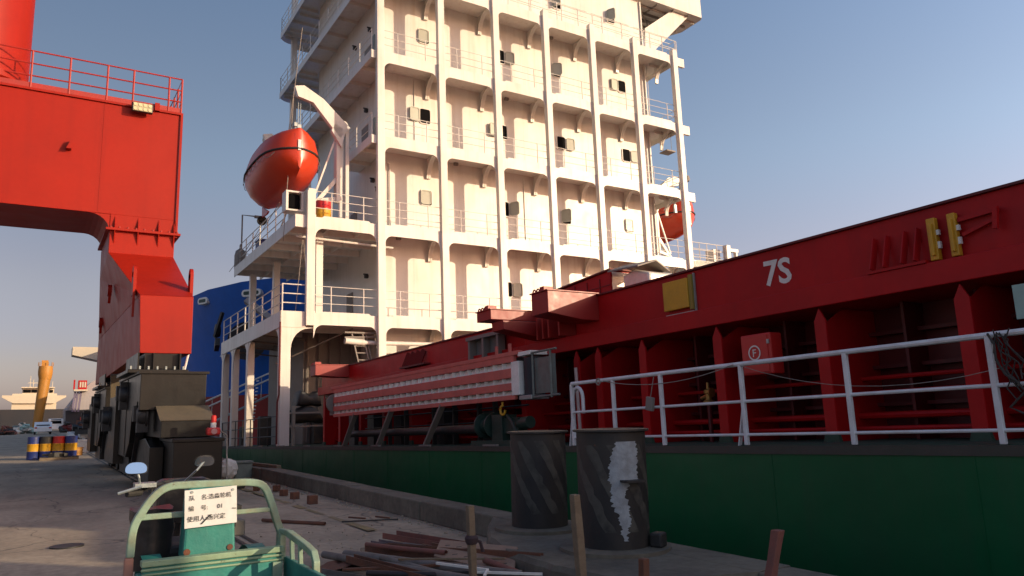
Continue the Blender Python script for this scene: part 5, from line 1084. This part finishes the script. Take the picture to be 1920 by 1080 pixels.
g.box(b_.x - .6, b_.x + .3, Y1 - .5, Y1 + .5, b_.z + 1.6, b_.z + 2.5); g.build('top_gear', OCHRE, oc)
Y2 = 125
gs = thing('grey_ship', 'grey hulled ship between the far black ship and the crane, its stairs lit', 'ship', (6, Y2, 0))
P2 = [(124, 768), (150, 732), (168, 716), (200, 700), (230, 690), (230, 800), (124, 800)]
G().prism([(fx(u, Y2), fz(u, v, Y2)) for u, v in P2[:5]] + [(fx(230, Y2), -1.6), (fx(128, Y2), -1.6)], 1, Y2, Y2 + 16).build('hull', GREYH, gs)
G().prism([(fx(u, Y2), fz(u, v, Y2)) for u, v in ((122, 770), (230, 764), (230, 800), (124, 800))], 1, Y2 - .3, Y2).build('lower_hull', BHULL, gs)
G().prism([(fx(u, Y2), fz(u, v, Y2)) for u, v in ((150, 782), (230, 770), (230, 800), (150, 800))], 1, Y2 - .5, Y2 - .31).build('boot_stripe', BOOT, gs)
g = G()
for u in (135, 140, 146): g.beam((fx(u, Y2 - 1), Y2 - 1, fz(u, 772, Y2)), (fx(u + 3, Y2 - 1), Y2 - 1, fz(u, 735, Y2)), .25, .2, (0, 1, 0))
g.build('stair_tower', mat('purple_grey_paint', (.16, .13, .2), .6), gs)
B(fx(134, Y2), fx(160, Y2), Y2 - 2, Y2, fz(150, 734, Y2), fz(150, 731, Y2)).build('platform', CREAM, gs)
cb = B(fx(142, Y2), fx(158, Y2), Y2 - 1.5, Y2, fz(150, 731, Y2), fz(150, 714, Y2)).build('cabin', COAM, gs)
for u in (144.5, 149, 153.5): B(fx(u, Y2), fx(u + 2.8, Y2), Y2 - 1.56, Y2 - 1.5, fz(150, 727, Y2), fz(150, 717, Y2)).build('cabin_window', CREAM, cb)
B(fx(133, Y2), fx(136, Y2), Y2 - 1.5, Y2 - 1, fz(135, 731, Y2), fz(135, 713, Y2)).build('red_post', COAM, gs)
def car(name, lab, x, y, L, W, Hh, van, m, rz=0):
    t = thing(name, lab, 'van' if van else 'car', (x, y, 0)); t.rotation_euler.z = rz
    if van: pf_ = [(-L / 2, .35), (L / 2, .35), (L / 2, .9), (L / 2 - .35, 1.05), (L / 2 - 1.0, Hh), (-L / 2 + .1, Hh), (-L / 2, 1.6)]
    else: pf_ = [(-L / 2, .32), (L / 2, .32), (L / 2, .72), (L / 2 - .9, .88), (L / 2 - 1.6, Hh), (-L / 2 + 1.1, Hh), (-L / 2 + .35, .98), (-L / 2, .92)]
    g_ = G().prism([(y + a, b) for a, b in pf_], 0, x - W / 2, x + W / 2); g_.build('body', m, t, bevel=.08)
    G().add([(x - W * .38, y - L / 2 + (.4 if not van else -.01), (1.02 if not van else 1.15)), (x + W * .38, y - L / 2 + (.4 if not van else -.01), (1.02 if not van else 1.15)), (x + W * .33, y - L / 2 + (1.05 if not van else .05), Hh - .1), (x - W * .33, y - L / 2 + (1.05 if not van else .05), Hh - .1)], [(0, 1, 2, 3)]).build('rear_window', GLASS, t).location.y = -.03
    for s in (-1, 1):
        B(x + s * W / 2 - .01, x + s * W / 2 + .012, y - L * .28, y + L * .2, Hh - .48, Hh - .12).build('side_window', GLASS, t)
        B(x + s * W * .4 - .12, x + s * W * .4 + .12, y - L / 2 - .03, y - L / 2 + .05, .7, .86).build('tail_light', FIRE, t)
        for yy_ in (-L * .31, L * .31): G().lathe([(.15, -.1), (.32, -.1), (.32, .1), (.15, .1)], (x + s * (W / 2 - .12), y + yy_, .32), 16, 'X').build('wheel', RUBBER, t, smooth=True)
    return t
car('parked_car', 'white sedan seen from behind, parked left of the white van on the far quay', fx(82, 108), 108, 4.5, 1.8, 1.45, False, CARW)
car('parked_van', 'white van parked beyond the white sedan on the far quay', fx(105, 128), 128, 4.4, 1.8, 1.85, True, CARW)
random.seed(14)
def heap(lab, u0, u1, Y, h, mats, n, nm='scrap_heap'):
    t = thing(nm, lab, 'heap', (fx((u0 + u1) / 2, Y), Y, 0))
    for j, m in enumerate(mats):
        g_ = G()
        for k in range(n):
            s = random.uniform(.3, .9); u = random.uniform(u0, u1); zz = h * (1 - abs(2 * (u - u0) / (u1 - u0) - 1)) * random.random()
            M_ = Matrix.Rotation(random.random() * 3, 3, 'Z') @ Matrix.Rotation(random.random(), 3, 'X')
            g_.obox((fx(u, Y), Y + random.uniform(-1.5, 1.5), zz + .15), (s, s * random.uniform(.3, 1), s * random.uniform(.2, .6)), M_)
        tag(g_.build('pieces', m, t), kind='stuff')
heap('pale grey and green scrap heap in front of the far black ship', 22, 68, 118, 1.3, [STYRO, GREYB, TURQ], 22)
heap('low red brown scrap heap at the left picture edge', 0, 26, 112, .9, [RUSTL, DARK, RUSTY], 22)
heap('jumble of dark steel parts between the drums and the crane bogies', 140, 166, 62, 1.3, [DARK, STYRO, RUSTY], 16)
heap('row of dark bins right of the white van', 118, 134, 118, 1.2, [DARK, COAMD], 10)
